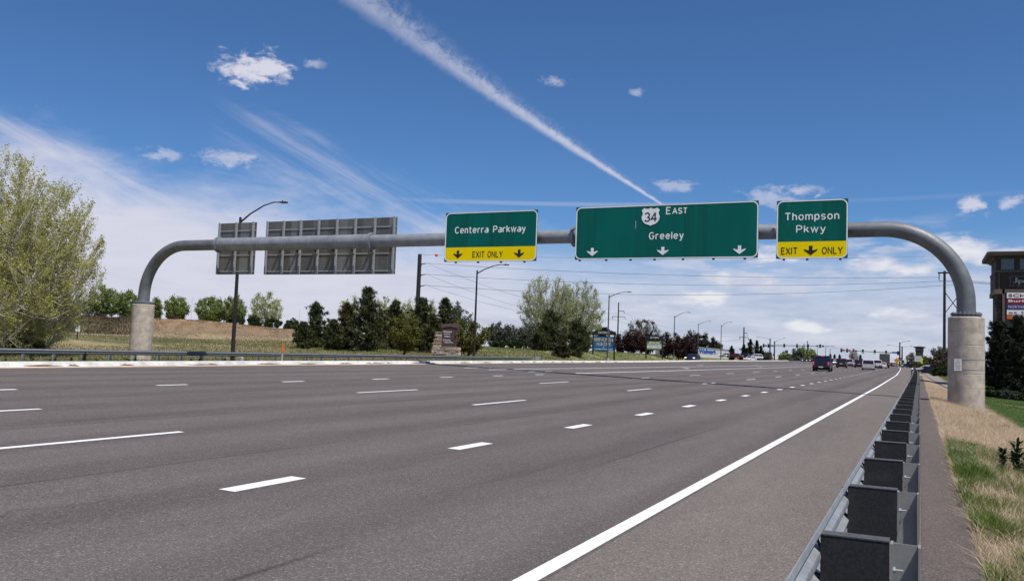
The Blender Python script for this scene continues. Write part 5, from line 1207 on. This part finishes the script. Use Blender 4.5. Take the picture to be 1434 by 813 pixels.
cap_ = [(sx(614.8), szp(459.5)), (sx(620), szp(458.0)), (sx(630), szp(457.0)), (sx(641.3), szp(458.6)), (sx(642.2), szp(453.8)), (sx(634), szp(452.7)), (sx(622), szp(452.9)), (sx(615.2), szp(454.2))]
MB().prism(cap_, .12, .80).build('sign_cap', 'brown_cap', t)
sd = [(sx(637), szp(485.2)), (sx(638.6), szp(485.0)), (sx(642), szp(458.9)), (sx(640.3), szp(458.7))]
MB().prism(sd, .16, .76).build('side_fin', 'brown_cap', t)
text('CENTERRA', 'lettering', 'bronze_text', t, sx(622), sx(634), szp(457.0), szp(454.2), .118, .01, .01)
for s_, a, b, c, d in (('Promenade', 620.0, 631.8, 465.2, 462.6), ('Shops at', 620, 629, 468.4, 466.1), ('Centerra', 620, 629, 471.6, 469.2), ('Chapungu', 620, 630, 477, 474.4), ('Sculpture Park', 620, 634.3, 480.2, 477.7)):
    text(s_, 'lettering', 'sign_white', t, sx(a), sx(b), szp(c), szp(d), .198, .01, .012)
for zc in (464, 475.7):
    MB().prism([(sx(618.2), szp(zc)), (sx(619.3), szp(zc - 1.1)), (sx(619.3), szp(zc + 1.1))], .185, .198).build('direction_arrow', 'sign_white', t)

# ------------------------------------------------------------------ boards on black posts
def board(pxl, pxr, depth, pyt, pyb, arch, pyp, face, label, rot):
    a, b = site(pxl, 490, depth), site(pxr, 490, depth); s = depth / FPX; c = (a + b) / 2; zb = site((pxl + pxr) / 2, pyp, depth).z
    t = thing('notice_board', label, 'notice board', (c.x, c.y, zb), rot); W = (pxr - pxl) * s; z = lambda py: (pyp - py) * s
    for q in (-W / 2, W / 2): MB().box(q - .12, q + .12, -.12, .12, -1.2, z(arch) - (.0 if q > 0 else .15)).build('post', 'trim_black', t)
    f = MB().box(-W / 2 + .14, W / 2 - .14, -.05, .05, z(pyb), z(pyt)).build('panel', face, t)
    MB().box(-W / 2 + .12, W / 2 - .12, .05, .10, z(pyb) - .05, z(pyt) + .05).build('backing', 'trim_black', t)
    pts = [(-W / 2 - .3, z(pyt) + .30), (W / 2 + .3, z(pyt) + .30)] + [(W / 2 * 1.12 * math.cos(R(k)), z(pyt) + .62 + .55 * math.sin(R(k))) for k in range(0, 181, 15)]
    MB().prism(pts, -.09, .09).build('arched_top', 'trim_black', t)
    text('CENTERRA', 'lettering', 'sign_white', t, -W * .27, W * .27, z(pyt) + .58, z(pyt) + .88, -.092, .01, .01)
    return t, W, z
t, W, z = board(829.5, 861, 152, 471.2, 490.5, 463.5, 494.5, 'blue_board', 'blue board reading NEW HOMES and HUB CAFE under an arched black top', 0)
h = z(471.2); y0 = -.052
text('NEW HOMES &', 'lettering', 'gold_text', t, -W * .45, W * .45, h - .82, h - .22, y0, .01, .012)
text('HUB CAFE', 'lettering', 'gold_text', t, -W * .32, W * .32, h - 1.56, h - 1.02, y0, .01, .012)
text('C', 'lettering', 'sign_white', t, -.09, .09, h - 1.98, h - 1.70, y0, .01, .02)
text('2 miles Back on Centerra Pkwy', 'lettering', 'sign_white', t, -W * .44, W * .44, h - 2.34, h - 2.06, y0, .01, .025)
t, W, z = board(904.5, 928, 175, 477.5, 489.5, 472, 494, 'olive_board', 'smaller olive green board reading RETAIL PAD SITES AVAILABLE', 0)
h = z(477.5)
text('RETAIL PAD', 'lettering', 'sign_white', t, -W * .32, W * .32, h - .47, h - .12, y0, .01, .03)
text('SITES AVAILABLE', 'lettering', 'sign_white', t, -W * .43, W * .43, h - .88, h - .52, y0, .01, .03)
MB().box(-W / 2 + .2, W / 2 - .2, -.058, -.052, h - 1.40, h - .93).build('white_strip', 'sign_white', t)
for q in (-1, 1): text('970 962 9990' if q > 0 else 'McWhinney', 'lettering', 'text_grey', t, q * W * .22 - .45, q * W * .22 + .45, h - 1.25, h - 1.08, -.059, .01)

# ------------------------------------------------------------------ buildings
a, b = site(977, 492, 480), site(1023, 494.5, 500)
W = (b.xy - a.xy).length; rot = math.atan2(b.y - a.y, b.x - a.x); zb = 2.0
t = thing('store_building', 'long white store building with blue Walmart lettering', 'building', (a.x, a.y, zb), rot); H = site(985, 486.6, 484).z - zb; H2 = site(1021, 490.3, 499).z - zb
MB().prism([(0, -2), (W, -2), (W, H2), (0, H)], 0, 30).build('wall', 'store_white', t)
MB().prism([(-.3, H), (W + .3, H2), (W + .3, H2 + .35), (-.3, H + .35)], -.3, 30.3).build('roof_edge', 'store_grey', t)
for k in range(9): MB().box(W * (k + .5) / 9 - .1, W * (k + .5) / 9 + .1, -.12, -.01, 0, H2 - .4 + (H - H2) * (1 - k / 9) * .8).build('wall_joint', 'store_grey', t)
text('Walmart', 'lettering', 'store_blue', t, 1.0, 16.5, H * .24, H * .86, -.15, .1, .04)
# brown house and grey roof left of the pier
def house(px0, px1, depth, pyb, pye, pyr, wall, roof, label, chim=False, D=9, wins=3):
    a, b = site(px0, pyb, depth), site(px1, pyb, depth); W = b.x - a.x; zb = tz(a.x, a.y) - .3; he = site(px0, pye, depth).z - zb; hr = site(px0, pyr, depth).z - zb
    t = thing('house', label, 'house', (a.x, a.y, zb))
    MB().box(0, W, 0, D, 0, he).build('wall', wall, t)
    rf = MB().loft([[(-.5, -.5, he + .003), (W + .5, -.5, he + .003), (W + .5, D + .5, he + .003), (-.5, D + .5, he + .003)], [(W * .28, D * .4, hr), (W * .72, D * .4, hr), (W * .72, D * .6, hr), (W * .28, D * .6, hr)]]).build('roof', roof, t)
    if chim: MB().box(W * .55, W * .55 + .8, D * .4, D * .5, he, hr + .9).build('chimney', wall, rf)
    for k in range(wins):
        x = W * (k + .5) / wins; w = MB().box(x - .5, x + .5, -.06, -.004, he * .45, he * .78).build('window', 'tower_glass', t); MB().box(x - .58, x + .58, -.09, -.004, he * .40, he * .445).build('sill', 'store_grey', w)
    return t
house(1311, 1345, 235, 512, 492, 486, 'brick_house', 'roof_dark', 'two storey brown brick house left of the concrete pier', True)
house(1301, 1318, 205, 511, 507.5, 504, 'store_grey', 'store_grey', 'low building with a pale grey roof in front of the brown house', False, 8, 2)
# far stone tower
a = site(1287.5, 505, 320); s = 320 / FPX; zb = tz(a.x, a.y) - .3; z = lambda py: site(1287.5, py, 320).z - zb
t = thing('clock_tower', 'far square stone tower with a flat overhanging roof above the bushes', 'tower', (a.x, a.y, zb))
MB().box(-4.9 * s, 4.9 * s, -4.9 * s, 4.9 * s, 0, z(492)).build('shaft', 'brick_mid', t); MB().box(-5.3 * s, 5.3 * s, -5.3 * s, 5.3 * s, z(492), z(487)).build('belfry', 'tower_brown', t)
for k in (-1, 0, 1): MB().box((k * 3.2 - 1.1) * s, (k * 3.2 + 1.1) * s, -5.3 * s - .06, -5.3 * s - .004, z(491), z(488)).build('window', 'tower_glass', t)
MB().loft([[(x * k * s, y * k * s, zz) for x, y in ((-1, -1), (1, -1), (1, 1), (-1, 1))] for k, zz in ((6, z(487) + .003), (7.8, z(486)), (7.8, z(485.3)), (1.5, z(484.4)))]).build('roof', 'tower_roof', t)
# store tower at the right edge
DT = 76; s = DT / FPX; a = site(1393, 470, DT); TX, TY = a.x, a.y; zb = tz(TX, TY) - .3; z = lambda py: site(1395, py, DT).z - zb; xx = lambda px: (px - 1393) * s * 1.06
t = thing('sign_tower', 'brown store sign tower with a JP emblem and shop panels at the right edge', 'sign tower', (TX, TY, zb)); TW = 6.3; TD = 6.0
MB().box(0.25, TW - .25, .25, TD, 0, z(411)).build('core', 'tower_brown', t)
MB().box(xx(1403.5), TW - xx(1403.5), .02, .25, 0, z(410)).build('front_panel', 'tower_taupe', t)
MB().box(-.02, TW + .02, -.02, TD + .1, z(411), z(404.5)).build('belt_course', 'tower_taupe', t)
MB().box(.05, TW - .05, .08, TD, z(404.5), z(380)).build('emblem_storey', 'tower_brown', t)
MB().box(xx(1397.5), xx(1398.8), .04, .08, z(404.5), z(381)).build('trim', 'tower_taupe', t)
MB().box(-.0, TW, .0, TD, z(380), z(377.6)).build('belt_course', 'tower_taupe', t)
MB().box(.12, TW - .12, .12, TD - .1, z(377.6), z(358.5)).build('top_storey', 'tower_brown', t)
for k in range(4):
    x0 = xx(1400.5) + k * 1.44; w = MB().box(x0, x0 + 1.0, .06, .118, z(376.6), z(361.5)).build('window', 'tower_glass', t); MB().box(x0 - .05, x0 + 1.05, .05, .116, z(361.5) + .003, z(360.6)).build('frame', 'trim_black', w)
MB().loft([[(cx + (-1 if cx < 1 else 1) * k, cy + (-1 if cy < 1 else 1) * k, zz) for cx, cy in ((.12, .12), (TW - .12, .12), (TW - .12, TD - .1), (.12, TD - .1))] for k, zz in ((.12, z(361)), (.24, z(359.2)), (.72, z(357.6)), (.75, z(352.8)), (.5, z(351.4)))]).build('roof', 'tower_roof', t)
def bricks(x0, x1, z0, z1, y, face):
    r_ = random.Random(5); zz = z0; row = 0
    while zz < z1 - .05:
        x = x0 - (row % 2) * .12
        while x < x1 - .04:
            a_, b_ = max(x, x0), min(x + .24, x1)
            if b_ - a_ > .05: MB().box(a_ + .006, b_ - .006, y - .03 - r_.uniform(0, .02), y, zz + .006, min(zz + .155, z1) - .006).build('brick', r_.choice(('brick_dark', 'brick_mid', 'brick_dark')), t)
            x += .24
        zz += .16; row += 1
bricks(.02, xx(1401.3), z(446), z(411.5), .24, 0)
MB().box(xx(1401.8), xx(1404.6), -.02, .05, 0, z(404.6)).build('pilaster', 'tower_taupe', t)
em = MB().prism([(xx(1408.8), z(387.5)), (xx(1410.6), z(389)), (xx(1410.6), z(398)), (xx(1408.5), z(399.8)), (xx(1418), z(399.8)), (xx(1421), z(401.5)), (xx(1424), z(399.8)), (xx(1436), z(399.8)), (xx(1434), z(398)), (xx(1434), z(389)), (xx(1436), z(387.5)), (xx(1431), z(385.6)), (xx(1413.5), z(385.6))], .03, .078).build('emblem', 'tower_taupe', t)
simple('emblem_cream', (0.42, 0.37, 0.31), 0.6, 0, 0.08, 2)
MB().prism([(xx(1411.8), z(387)), (xx(1430.5), z(387)), (xx(1430.5), z(398.6)), (xx(1411.8), z(398.6))], .015, .03).build('emblem_field', 'trim_black', em)
text('J', 'emblem_letter', 'emblem_cream', em, xx(1414.3), xx(1419.3), z(395.5), z(388.3), .012, .02, .02)
text('P', 'emblem_letter', 'emblem_cream', em, xx(1420.0), xx(1427.5), z(398.0), z(391.5), .012, .02, .02)
MB().box(xx(1405.8), xx(1405.8) + 3.5, -.06, .02, z(451), z(408.2)).build('sign_frame', 'trim_black', t)
x0 = xx(1407); x1 = x0 + 3.3; zs = (409, 417.2, 425.4, 433.3, 440.2, 446.5)
cont = (('SCHEELS', 'sign_white', 'text_red'), ('Burlington', 'panel_red', 'sign_white'), ('NORTHSTAR LIQUOR', 'panel_purple', 'plate_pale'), ('at home', 'sign_white', 'text_grey'), ('HOME DEPOT', 'panel_orange', 'sign_white'))
for i, (s_, m_, tm) in enumerate(cont):
    pn = MB().box(x0, x1, -.075, -.06, z(zs[i + 1]) + .02, z(zs[i]) - .01).build('tenant_panel', m_, t); hh = z(zs[i]) - z(zs[i + 1]); zc = (z(zs[i]) + z(zs[i + 1])) / 2
    w0, w1 = (x0 + .12, x1 - .2) if i < 4 else (x0 + .4, x1 - .8)
    if i == 4: text('HOME', 'lettering', tm, pn, x0 + .42, x0 + 1.5, zc - .02, zc + .16, -.077, .01, .012); text('GOODS', 'lettering', tm, pn, x0 + .55, x0 + 1.7, zc - .2, zc - .05, -.077, .01, .012)
    else: text(s_, 'lettering', tm, pn, w0, w1 - (0.2 if i == 0 else 0), zc - hh * .27, zc + hh * .27, -.077, .01, .02 if i != 2 else .008)

# ------------------------------------------------------------------ traffic signals
def signal(px, depth, pyt, armpy, armpx, lamps, label, heads, second=None, zb=0.0):
    b = site(px, 505, depth); s = depth / FPX; zz = lambda p_, q=px: site(q, p_, depth).z - zb
    t = thing('traffic_signal', label, 'traffic signal', (b.x, b.y, zb)); H = zz(pyt)
    MB().tube([(0, 0, -.3), (0, 0, H)], [.30, .22], 12).build('pole', 'dark_steel', t, True)
    e = site(armpx, armpy[1], depth); e0 = Vector((0, 0, zz(armpy[0]))); e1 = Vector((e.x - b.x, e.y - b.y, e.z - zb))
    MB().tube([e0, e1], [.20, .10], 10).build('mast_arm', 'lamp_grey', t, True)
    for (hx, col) in heads:
        f = (hx - px) / (armpx - px); c = e0.lerp(e1, f)
        if col == 'plate': MB().box(c.x - .35, c.x + .35, c.y - .16, c.y - .12, c.z - .35, c.z + .35).build('road_sign', 'lamp_grey', t); continue
        h = MB(); h.box(c.x - .24, c.x + .24, c.y - .35, c.y - .12, c.z - .62, c.z + .62); h.box(c.x - .36, c.x + .36, c.y - .13, c.y - .115, c.z - .74, c.z + .74); h = h.build('signal_head', 'trim_black', t)
        for k in range(3):
            on = (col == 'green' and k == 2) or (col == 'red' and k == 0); zc = c.z + .4 - k * .4
            MB().cyl((c.x, c.y - .40, zc), (c.x, c.y - .352, zc), .14, n=10).build('lens', ('green_light' if col == 'green' else 'red_light') if on else 'sign_black', h)
            MB().tube([(c.x - .16, c.y - .45, zc + .02), (c.x, c.y - .45, zc + .18), (c.x + .16, c.y - .45, zc + .02)], .02, 4).build('visor', 'trim_black', h)
    for (lx, ly, bx_) in lamps:
        e = site(lx, ly, depth); q = Vector((e.x - b.x, e.y - b.y, e.z - zb)); q0 = Vector((0, 0, zz(pyt) - .25))
        ar = MB().tube([q0, q0.lerp(q, .5) + Vector((0, 0, .10)), q], [.07, .055, .05], 6).build('lamp_arm', 'lamp_grey', t, True)
        MB().box(q.x - .45, q.x + .45, q.y - .15, q.y + .15, q.z - .12, q.z + .05).build('lamp_head', 'lamp_grey', ar)
    for hz in (2.6, 3.2): MB().box(-.55, -.30, -.2, .2, hz, hz + .5).build('walk_signal', 'trim_black', t)
    return t
signal(1078, 350, 473.6, (483.2, 484.6), 1169, ((1061, 471.6, 0),), 'left traffic signal with a long mast arm of dark signal heads', ((1098, 'off'), (1116, 'red'), (1131.5, 'off'), (1144.5, 'plate'), (1148.5, 'off'), (1152.5, 'plate')))
signal(1084.3, 352, 477.6, (484.2, 483.6), 1068, ((1098.5, 473.2, 0),), 'second pole of the left signal, with short arm and lamp pointing right', ((1069.5, 'off'), (1072.5, 'plate'), (1076, 'off')))
signal(1260, 330, 479.0, (494.2, 490.0), 1177, ((1272.5, 477.2, 0),), 'right traffic signal whose long mast arm carries three green lights', ((1178.3, 'red'), (1181.5, 'plate'), (1186.2, 'red'), (1189.5, 'plate'), (1195.2, 'red'), (1198.5, 'plate'), (1208.3, 'green'), (1225, 'green'), (1240.8, 'green'), (1257.5, 'off')))
signal(1263.2, 333, 485.0, (507, 507), 1265.5, ((1244, 482.8, 0), (1276.5, 484.2, 0)), 'thicker second pole of the right signal with a lamp on each side', ((1265, 'green'),))
o = MB().box(-.9, .9, -.03, .03, -.25, .25).build('street_name_sign', 'store_blue'); q = site(1252.5, 493.2, 329); o.location = q; tag(o, 'long blue street name sign on the right mast arm', 'sign')
# small road signs
def roadsign(px, py, depth, shape, w, h, mat, label, zb=0.0, name='road_sign'):
    b = site(px, py, depth); t = thing(name, label, 'road sign', (b.x, b.y, zb)); H = b.z - zb
    MB().cyl((0, .06, -.2), (0, .06, H), .05, n=6).build('post', 'lamp_grey', t)
    if shape == 'd': MB().prism([(0, H - h), (w, H), (0, H + h), (-w, H)], -.01, .01).build('plate', mat, t); MB().box(-w * .35, w * .3, -.02, -.011, H - .08, H + .08).build('symbol', 'sign_black', t)
    else: MB().box(-w, w, -.01, .01, H - h, H + h).build('plate', mat, t)
    return t
roadsign(1256, 504.5, 300, 'd', 1.05, 1.0, 'sign_orange', 'orange diamond road sign in front of the right signal pole')
t = roadsign(1285.5, 502, 190, 'r', .70, .62, 'plate_pale', 'pale rectangular road sign beside the yellow green one')
zc = site(1285.5, 502, 190).z; text('LEFT LANE', 'lettering', 'text_grey', t, -.5, .5, zc + .12, zc + .30, -.012, .004); text('ENDS', 'lettering', 'text_grey', t, -.35, .35, zc - .3, zc - .1, -.012, .004)
t = roadsign(1291, 503.3, 195, 'r', .20, .34, 'fluor_yellow', 'narrow yellow green crossing sign right of the pale one'); zc = site(1291, 503.3, 195).z
MB().box(-.2, .2, -.01, .01, zc - .85, zc - .45).build('lower_plate', 'fluor_yellow', t)
roadsign(1101.5, 492.3, 380, 'r', .62, .70, 'lamp_grey', 'grey square sign under the left signal arm', .0)
# pale flat thing: bus shelter / far low white roof left of pickup
a = site(1139, 500.5, 380); o = MB().box(-2, 2, 0, 3, -1.2, .6).build('far_truck_box', 'store_white'); 
bpy.data.objects.remove(o)

# ------------------------------------------------------------------ vehicles
VM = {}
def ring(y, hw, zb, zt, c=.12):
    return [(-hw + c, y, zb), (hw - c, y, zb), (hw, y, zb + c), (hw, y, zt - c), (hw - c, y, zt), (-hw + c, y, zt), (-hw, y, zt - c), (-hw, y, zb + c)]
def vehicle(kind, pnt, label, loc, rz=0.0, brake=True, group=None, name=None):
    """+y is the front; rings run tail to nose"""
    L, W, H, belt = {'suv': (4.8, 1.93, 1.80, 1.12), 'van': (5.0, 1.98, 1.76, 1.05), 'sedan': (4.75, 1.84, 1.45, .95), 'pickup': (5.7, 2.02, 1.93, 1.22), 'hatch': (4.2, 1.78, 1.52, 1.0)}[kind]
    nm = name or {'suv': 'car', 'van': 'minivan', 'sedan': 'car', 'pickup': 'pickup_truck', 'hatch': 'car'}[kind]
    t = thing(nm, label, {'van': 'minivan', 'pickup': 'pickup truck'}.get(kind, 'car'), loc, rz, group); P = 'paint_' + pnt; w = W / 2; g = .34 if kind in ('suv', 'pickup') else .24
    r = -L / 2; f = L / 2
    if kind == 'pickup': prof = [(r, .93, g + .22, belt - .02), (r + .15, .97, g + .12, belt), (r + 1.9, 1, g, belt), (f - 1.7, 1, g, belt), (f - 1.3, .98, g, belt - .05), (f - .25, .93, g, belt - .18), (f, .86, g + .08, belt - .35)]
    elif kind == 'sedan': prof = [(r, .86, g + .15, belt - .12), (r + .25, .95, g, belt), (r + 1.2, 1, g, belt), (f - 1.5, 1, g, belt - .02), (f - .3, .92, g, belt - .22), (f, .80, g + .08, belt - .38)]
    else: prof = [(r, .90, g + .12, belt - .05), (r + .18, .97, g, belt), (r + 1.5, 1, g, belt), (f - 1.35, 1, g, belt), (f - .3, .93, g, belt - .18), (f, .84, g + .08, belt - .38)]
    MB().loft([ring(y, w * k, a, b) for y, k, a, b in prof]).build('body', P, t, True)
    # cabin: glass box, painted roof and pillars
    if kind == 'pickup': c0, c1, c2, c3 = r + 1.95, r + 2.15, r + 3.75, f - 1.55
    elif kind == 'sedan': c0, c1, c2, c3 = r + .75, r + 1.35, f - 2.15, f - 1.35
    elif kind == 'van': c0, c1, c2, c3 = r + .12, r + .55, f - 2.0, f - 1.05
    else: c0, c1, c2, c3 = r + .15, r + .50, f - 2.15, f - 1.35
    gl_ = MB(); tw = .82
    lo = [(-w * .95, c0, belt - .02), (w * .95, c0, belt - .02), (w * .95, c3, belt - .02), (-w * .95, c3, belt - .02)]; hi = [(-w * tw, c1, H - .09), (w * tw, c1, H - .09), (w * tw, c2, H - .09), (-w * tw, c2, H - .09)]
    gl_.loft([lo, hi]).build('windows', 'car_glass', t)
    MB().loft([[(-w * tw - .02, c1 - .05, H - .09), (w * tw + .02, c1 - .05, H - .09), (w * tw + .02, c2 + .05, H - .09), (-w * tw - .02, c2 + .05, H - .09)], [(-w * tw + .02, c1, H - .03), (w * tw - .02, c1, H - .03), (w * tw - .02, c2, H - .03), (-w * tw + .02, c2, H - .03)], [(-w * tw + .2, c1 + .2, H), (w * tw - .2, c1 + .2, H), (w * tw - .2, c2 - .3, H), (-w * tw + .2, c2 - .3, H)]]).build('roof', P, t, True)
    for q in (0, 1, 2, 3):
        MB().tube([Vector(lo[q]), Vector(hi[q])], [.07, .055], 5).build('pillar', P, t)
    for sgn in (-1, 1):
        ym = (c1 + c2) / 2; MB().tube([(sgn * w * .955, ym, belt), (sgn * (w * tw + .005), ym, H - .08)], .045, 4).build('pillar', P, t)
    if kind == 'pickup':
        MB().box(-w * .86, w * .86, r + .14, c0 - .02, belt + .002, belt + .012).build('bed', 'trim_black', t)
        MB().box(-w * .90, w * .90, r - .02, r + .0, .72, belt - .05).build('tailgate', P, t)
    MB().loft([ring(y, w * k, .38 if kind != 'pickup' else .50, .66 if kind != 'pickup' else .72, .05) for y, k in ((r - .10, .88), (r - .06, .93), (r + .2, .95))]).build('rear_bumper', P if kind in ('van', 'sedan', 'hatch') else 'trim_black', t)
    MB().box(-.26, .26, r - .115, r - .10, .47 if kind == 'pickup' else .74, .60 if kind == 'pickup' else .86).build('number_plate', 'plate_pale', t)
    MB().loft([ring(y, w * k, .30, .58, .05) for y, k in ((f - .2, .92), (f + .05, .88), (f + .09, .80))]).build('front_bumper', 'trim_black', t)
    for sgn in (-1, 1):
        x = sgn * w * .84
        zt_ = belt - .06; tl = MB().box(x - .06, x + .06, r - .035, r + .06, zt_ - (.36 if kind == 'pickup' else .20), zt_).build('tail_light', 'tail_red' if brake else 'panel_red', t)
        MB().box(x - .16, x + .16, f - .14, f + .02, .62, .80).build('headlight', 'head_white' if not brake else 'plate_pale', t)
        m_ = MB().box(sgn * (w + .02) - .0, sgn * (w + .20), c3 - .55, c3 - .42, belt, belt + .17) if sgn > 0 else MB().box(sgn * (w + .20), sgn * (w + .02), c3 - .55, c3 - .42, belt, belt + .17)
        m_.build('wing_mirror', 'trim_black', t)
        for yw in (r + .98, f - .92):
            R_ = .40 if kind == 'pickup' else .34; ww = MB().cyl((sgn * (w - .24), yw, R_), (sgn * (w + .01), yw, R_), R_, n=18).build('wheel', 'rubber', t)
            MB().cyl((sgn * (w + .012), yw, R_), (sgn * (w + .03), yw, R_), R_ * .62, R_ * .5, 12).build('rim', 'rim', ww)
    if brake: MB().box(-.16, .16, c1 - .10, c1 - .06, H - .10, H - .04).build('brake_light', 'tail_red', t)
    MB().box(-w * .8, w * .8, r + .3, f - .3, .16, g + .06).build('underbody', 'trim_black', t)
    return t
def onroad(px, depth, xl=None):
    p = site(px, 510, depth); x = p.x if xl is None else xl; return (x, p.y, roadz(x) + .004)
VG = 'vehicles heading away towards the junction'
vehicle('pickup', 'blue', 'blue pickup truck with glowing brake lights, nearest vehicle driving away', onroad(1152.3, 108), R(1), True, VG)
vehicle('suv', 'black', 'boxy black off road car stopped left of the silver cars', onroad(1178.8, 168), R(2), True, VG)
vehicle('suv', 'silver', 'silver car directly right of the boxy black car', onroad(1189.0, 205), R(2), True, VG)
vehicle('sedan', 'silver', 'pale low car with its brakes on, left of the blue SUV', onroad(1193.6, 225), R(2), True, VG)
vehicle('suv', 'blue', 'dark blue SUV waiting left of the silver minivan', onroad(1203.4, 190), R(2), True, VG)
vehicle('van', 'silver', 'silver minivan with brake lights and roof bars, right of the blue SUV', onroad(1216, 150), R(2), True, VG)
vehicle('pickup', 'white', 'white pickup truck just right of the silver minivan', onroad(1228.5, 195), R(3), True, VG)
vehicle('sedan', 'white', 'small white car tucked beside the box truck', onroad(1235.3, 205), R(3), True, VG)
vehicle('sedan', 'navy', 'distant dark car between box truck and orange sign, left one', onroad(1246.3, 345), R(4), True, VG)
vehicle('hatch', 'silver', 'distant pale car between box truck and orange sign', onroad(1249.3, 370), R(4), True, VG)
vehicle('hatch', 'tan', 'distant brownish car beside the orange diamond sign', onroad(1253.8, 350), R(6), False, VG)
vehicle('sedan', 'blue', 'blue car at the far end of our guardrail', onroad(1270.0, 330), R(25), False)
vehicle('suv', 'navy', 'dark vehicle in the queue behind the blue pickup, right side', onroad(1169.0, 260), R(2), True, VG)
vehicle('hatch', 'white', 'small white car low behind the blue pickup', onroad(1171.5, 240), R(182), False)
# box truck
p = onroad(1238.6, 235); t = thing('box_truck', 'grey box truck seen from behind at the right of the queue', 'truck', p, R(3), VG)
MB().box(-1.25, 1.25, -3.6, 2.8, .95, 3.75).build('cargo_box', 'box_grey', t); MB().box(-1.18, 1.18, -3.63, -3.602, 1.05, 3.6).build('rear_door', 'lamp_grey', t)
MB().loft([ring(y, 1.15, .6, z_, .1) for y, z_ in ((2.85, 2.5), (4.2, 2.4), (4.7, 1.5), (5.2, 1.35))]).build('cab', 'paint_white', t); MB().box(-1.2, 1.2, -3.75, -3.5, .5, .7).build('rear_bumper', 'trim_black', t)
for sx_ in (-1, 1):
    MB().box(sx_ * 1.05 - .1, sx_ * 1.05 + .1, -3.66, -3.62, .75, .93).build('tail_light', 'tail_red', t)
    for yy in (-2.3, 3.6): MB().cyl((sx_ * .85, yy, .48), (sx_ * 1.18, yy, .48), .48, n=16).build('wheel', 'rubber', t)
# concrete mixer
p = onroad(1195.5, 235); t = thing('concrete_mixer', 'mottled concrete mixer truck standing high behind the waiting cars', 'truck', p, R(2), VG)
mb = MB(); mb.tube([(0, -3.2, 3.25), (0, -2.4, 3.0), (0, -.8, 2.65), (0, 1.0, 2.3), (0, 2.0, 2.15)], [.55, .95, 1.22, 1.1, .6], 20); mb.build('drum', 'pale_concrete', t, True)
for q in (-2.0, -.6, .8): MB().tube([(0, q, 2.93 - (q + 2) * .22), (0, q + .12, 2.91 - (q + 2) * .22)], 1.19 if q == -.6 else 1.05, 20).build('drum_band', 'dark_steel', t)
MB().box(-1.1, 1.1, -3.4, 4.8, .75, 1.05).build('chassis', 'trim_black', t); MB().loft([ring(y, 1.15, .7, z_, .1) for y, z_ in ((2.5, 2.85), (3.9, 2.75), (4.2, 1.7), (5.1, 1.55))]).build('cab', 'paint_white', t)
MB().tube([(0, -3.3, 3.2), (0, -3.75, 2.4), (0, -3.9, 1.4)], [.45, .3, .22], 8).build('chute', 'lamp_grey', t); MB().box(-.9, .9, -3.45, -3.2, 1.05, 3.9).build('rear_frame', 'stone_e', t)
for sx_ in (-1, 1):
    MB().box(sx_ * .95 - .1, sx_ * .95 + .1, -3.49, -3.45, .85, 1.02).build('tail_light', 'tail_red', t)
    for yy in (-2.4, -1.2, 3.7): MB().cyl((sx_ * .8, yy, .5), (sx_ * 1.18, yy, .5), .5, n=16).build('wheel', 'rubber', t)
# oncoming and parked cars on the left
def onopp(px, py, depth):
    p = site(px, py, depth); return (p.x, p.y, p.z)
vehicle('sedan', 'navy', 'dark blue oncoming car with headlights on, beyond the median kerb', onopp(970.5, 506.2, 158), R(178), False)
pk = 'cars by the spruce clump'
for px, py, dp, pn, k, rz, lb in ((1029, 501.2, 255, 'red', 'sedan', 80, 'long dark red car under the single small spruce'), (1041, 501.6, 285, 'navy', 'suv', 75, 'dark car partly hidden left of the white cars'), (1050.5, 505.2, 262, 'white', 'sedan', 160, 'white car nearest the median below the spruce clump'),
                                  (1057.5, 503.0, 285, 'white', 'suv', 120, 'white SUV right of the other white car below the spruce clump'), (1017, 500.0, 300, 'silver', 'sedan', 85, 'pale car in front of the right end of the white store')):
    q = onopp(px, py, dp); vehicle(k, pn, lb, (q[0], q[1], max(q[2], -9)), R(rz), False, pk)
for px, dp, pn, lb in ((1124.5, 345, 'navy', 'dark car turning at the junction, left of the lit one'), (1135, 350, 'black', 'dark car with lit headlights left of the blue pickup')):
    q = onopp(px, 506.6, dp); vehicle('sedan', pn, lb, q, R(200), False, 'cars turning at the junction')
for px, dp, pn, py, lb in ((1302, 150, 'navy', 514.5, 'dark car parked in front of the low grey building, right one'), (1297, 165, 'white', 513.5, 'pale car half hidden left of the dark parked car')):
    p = site(px, py, dp); vehicle('sedan', pn, lb, (p.x, p.y, tz(p.x, p.y)), R(85), False, 'cars parked on the right before the houses')

concrete('walk_concrete', (0.25, 0.235, 0.22), 2.0)
# right sidewalk curving off behind the pier
ys_ = np.arange(62, 300, 4.0); cx = np.interp(ys_, [62, 75, 100, 140, 200, 300], [3.3, 2.55, 1.75, 1.05, .75, .5]); V = []
for y_, x_ in zip(ys_, cx):
    for q in (-.55, .55): V.append((x_ + q * .8, y_, max(tz(x_ - .55, y_), tz(x_ + .55, y_), tz(x_, y_)) + .03))
struct(npmesh('sidewalk', V, [(2 * i, 2 * i + 1, 2 * i + 3, 2 * i + 2) for i in range(len(ys_) - 1)], 'walk_concrete'))
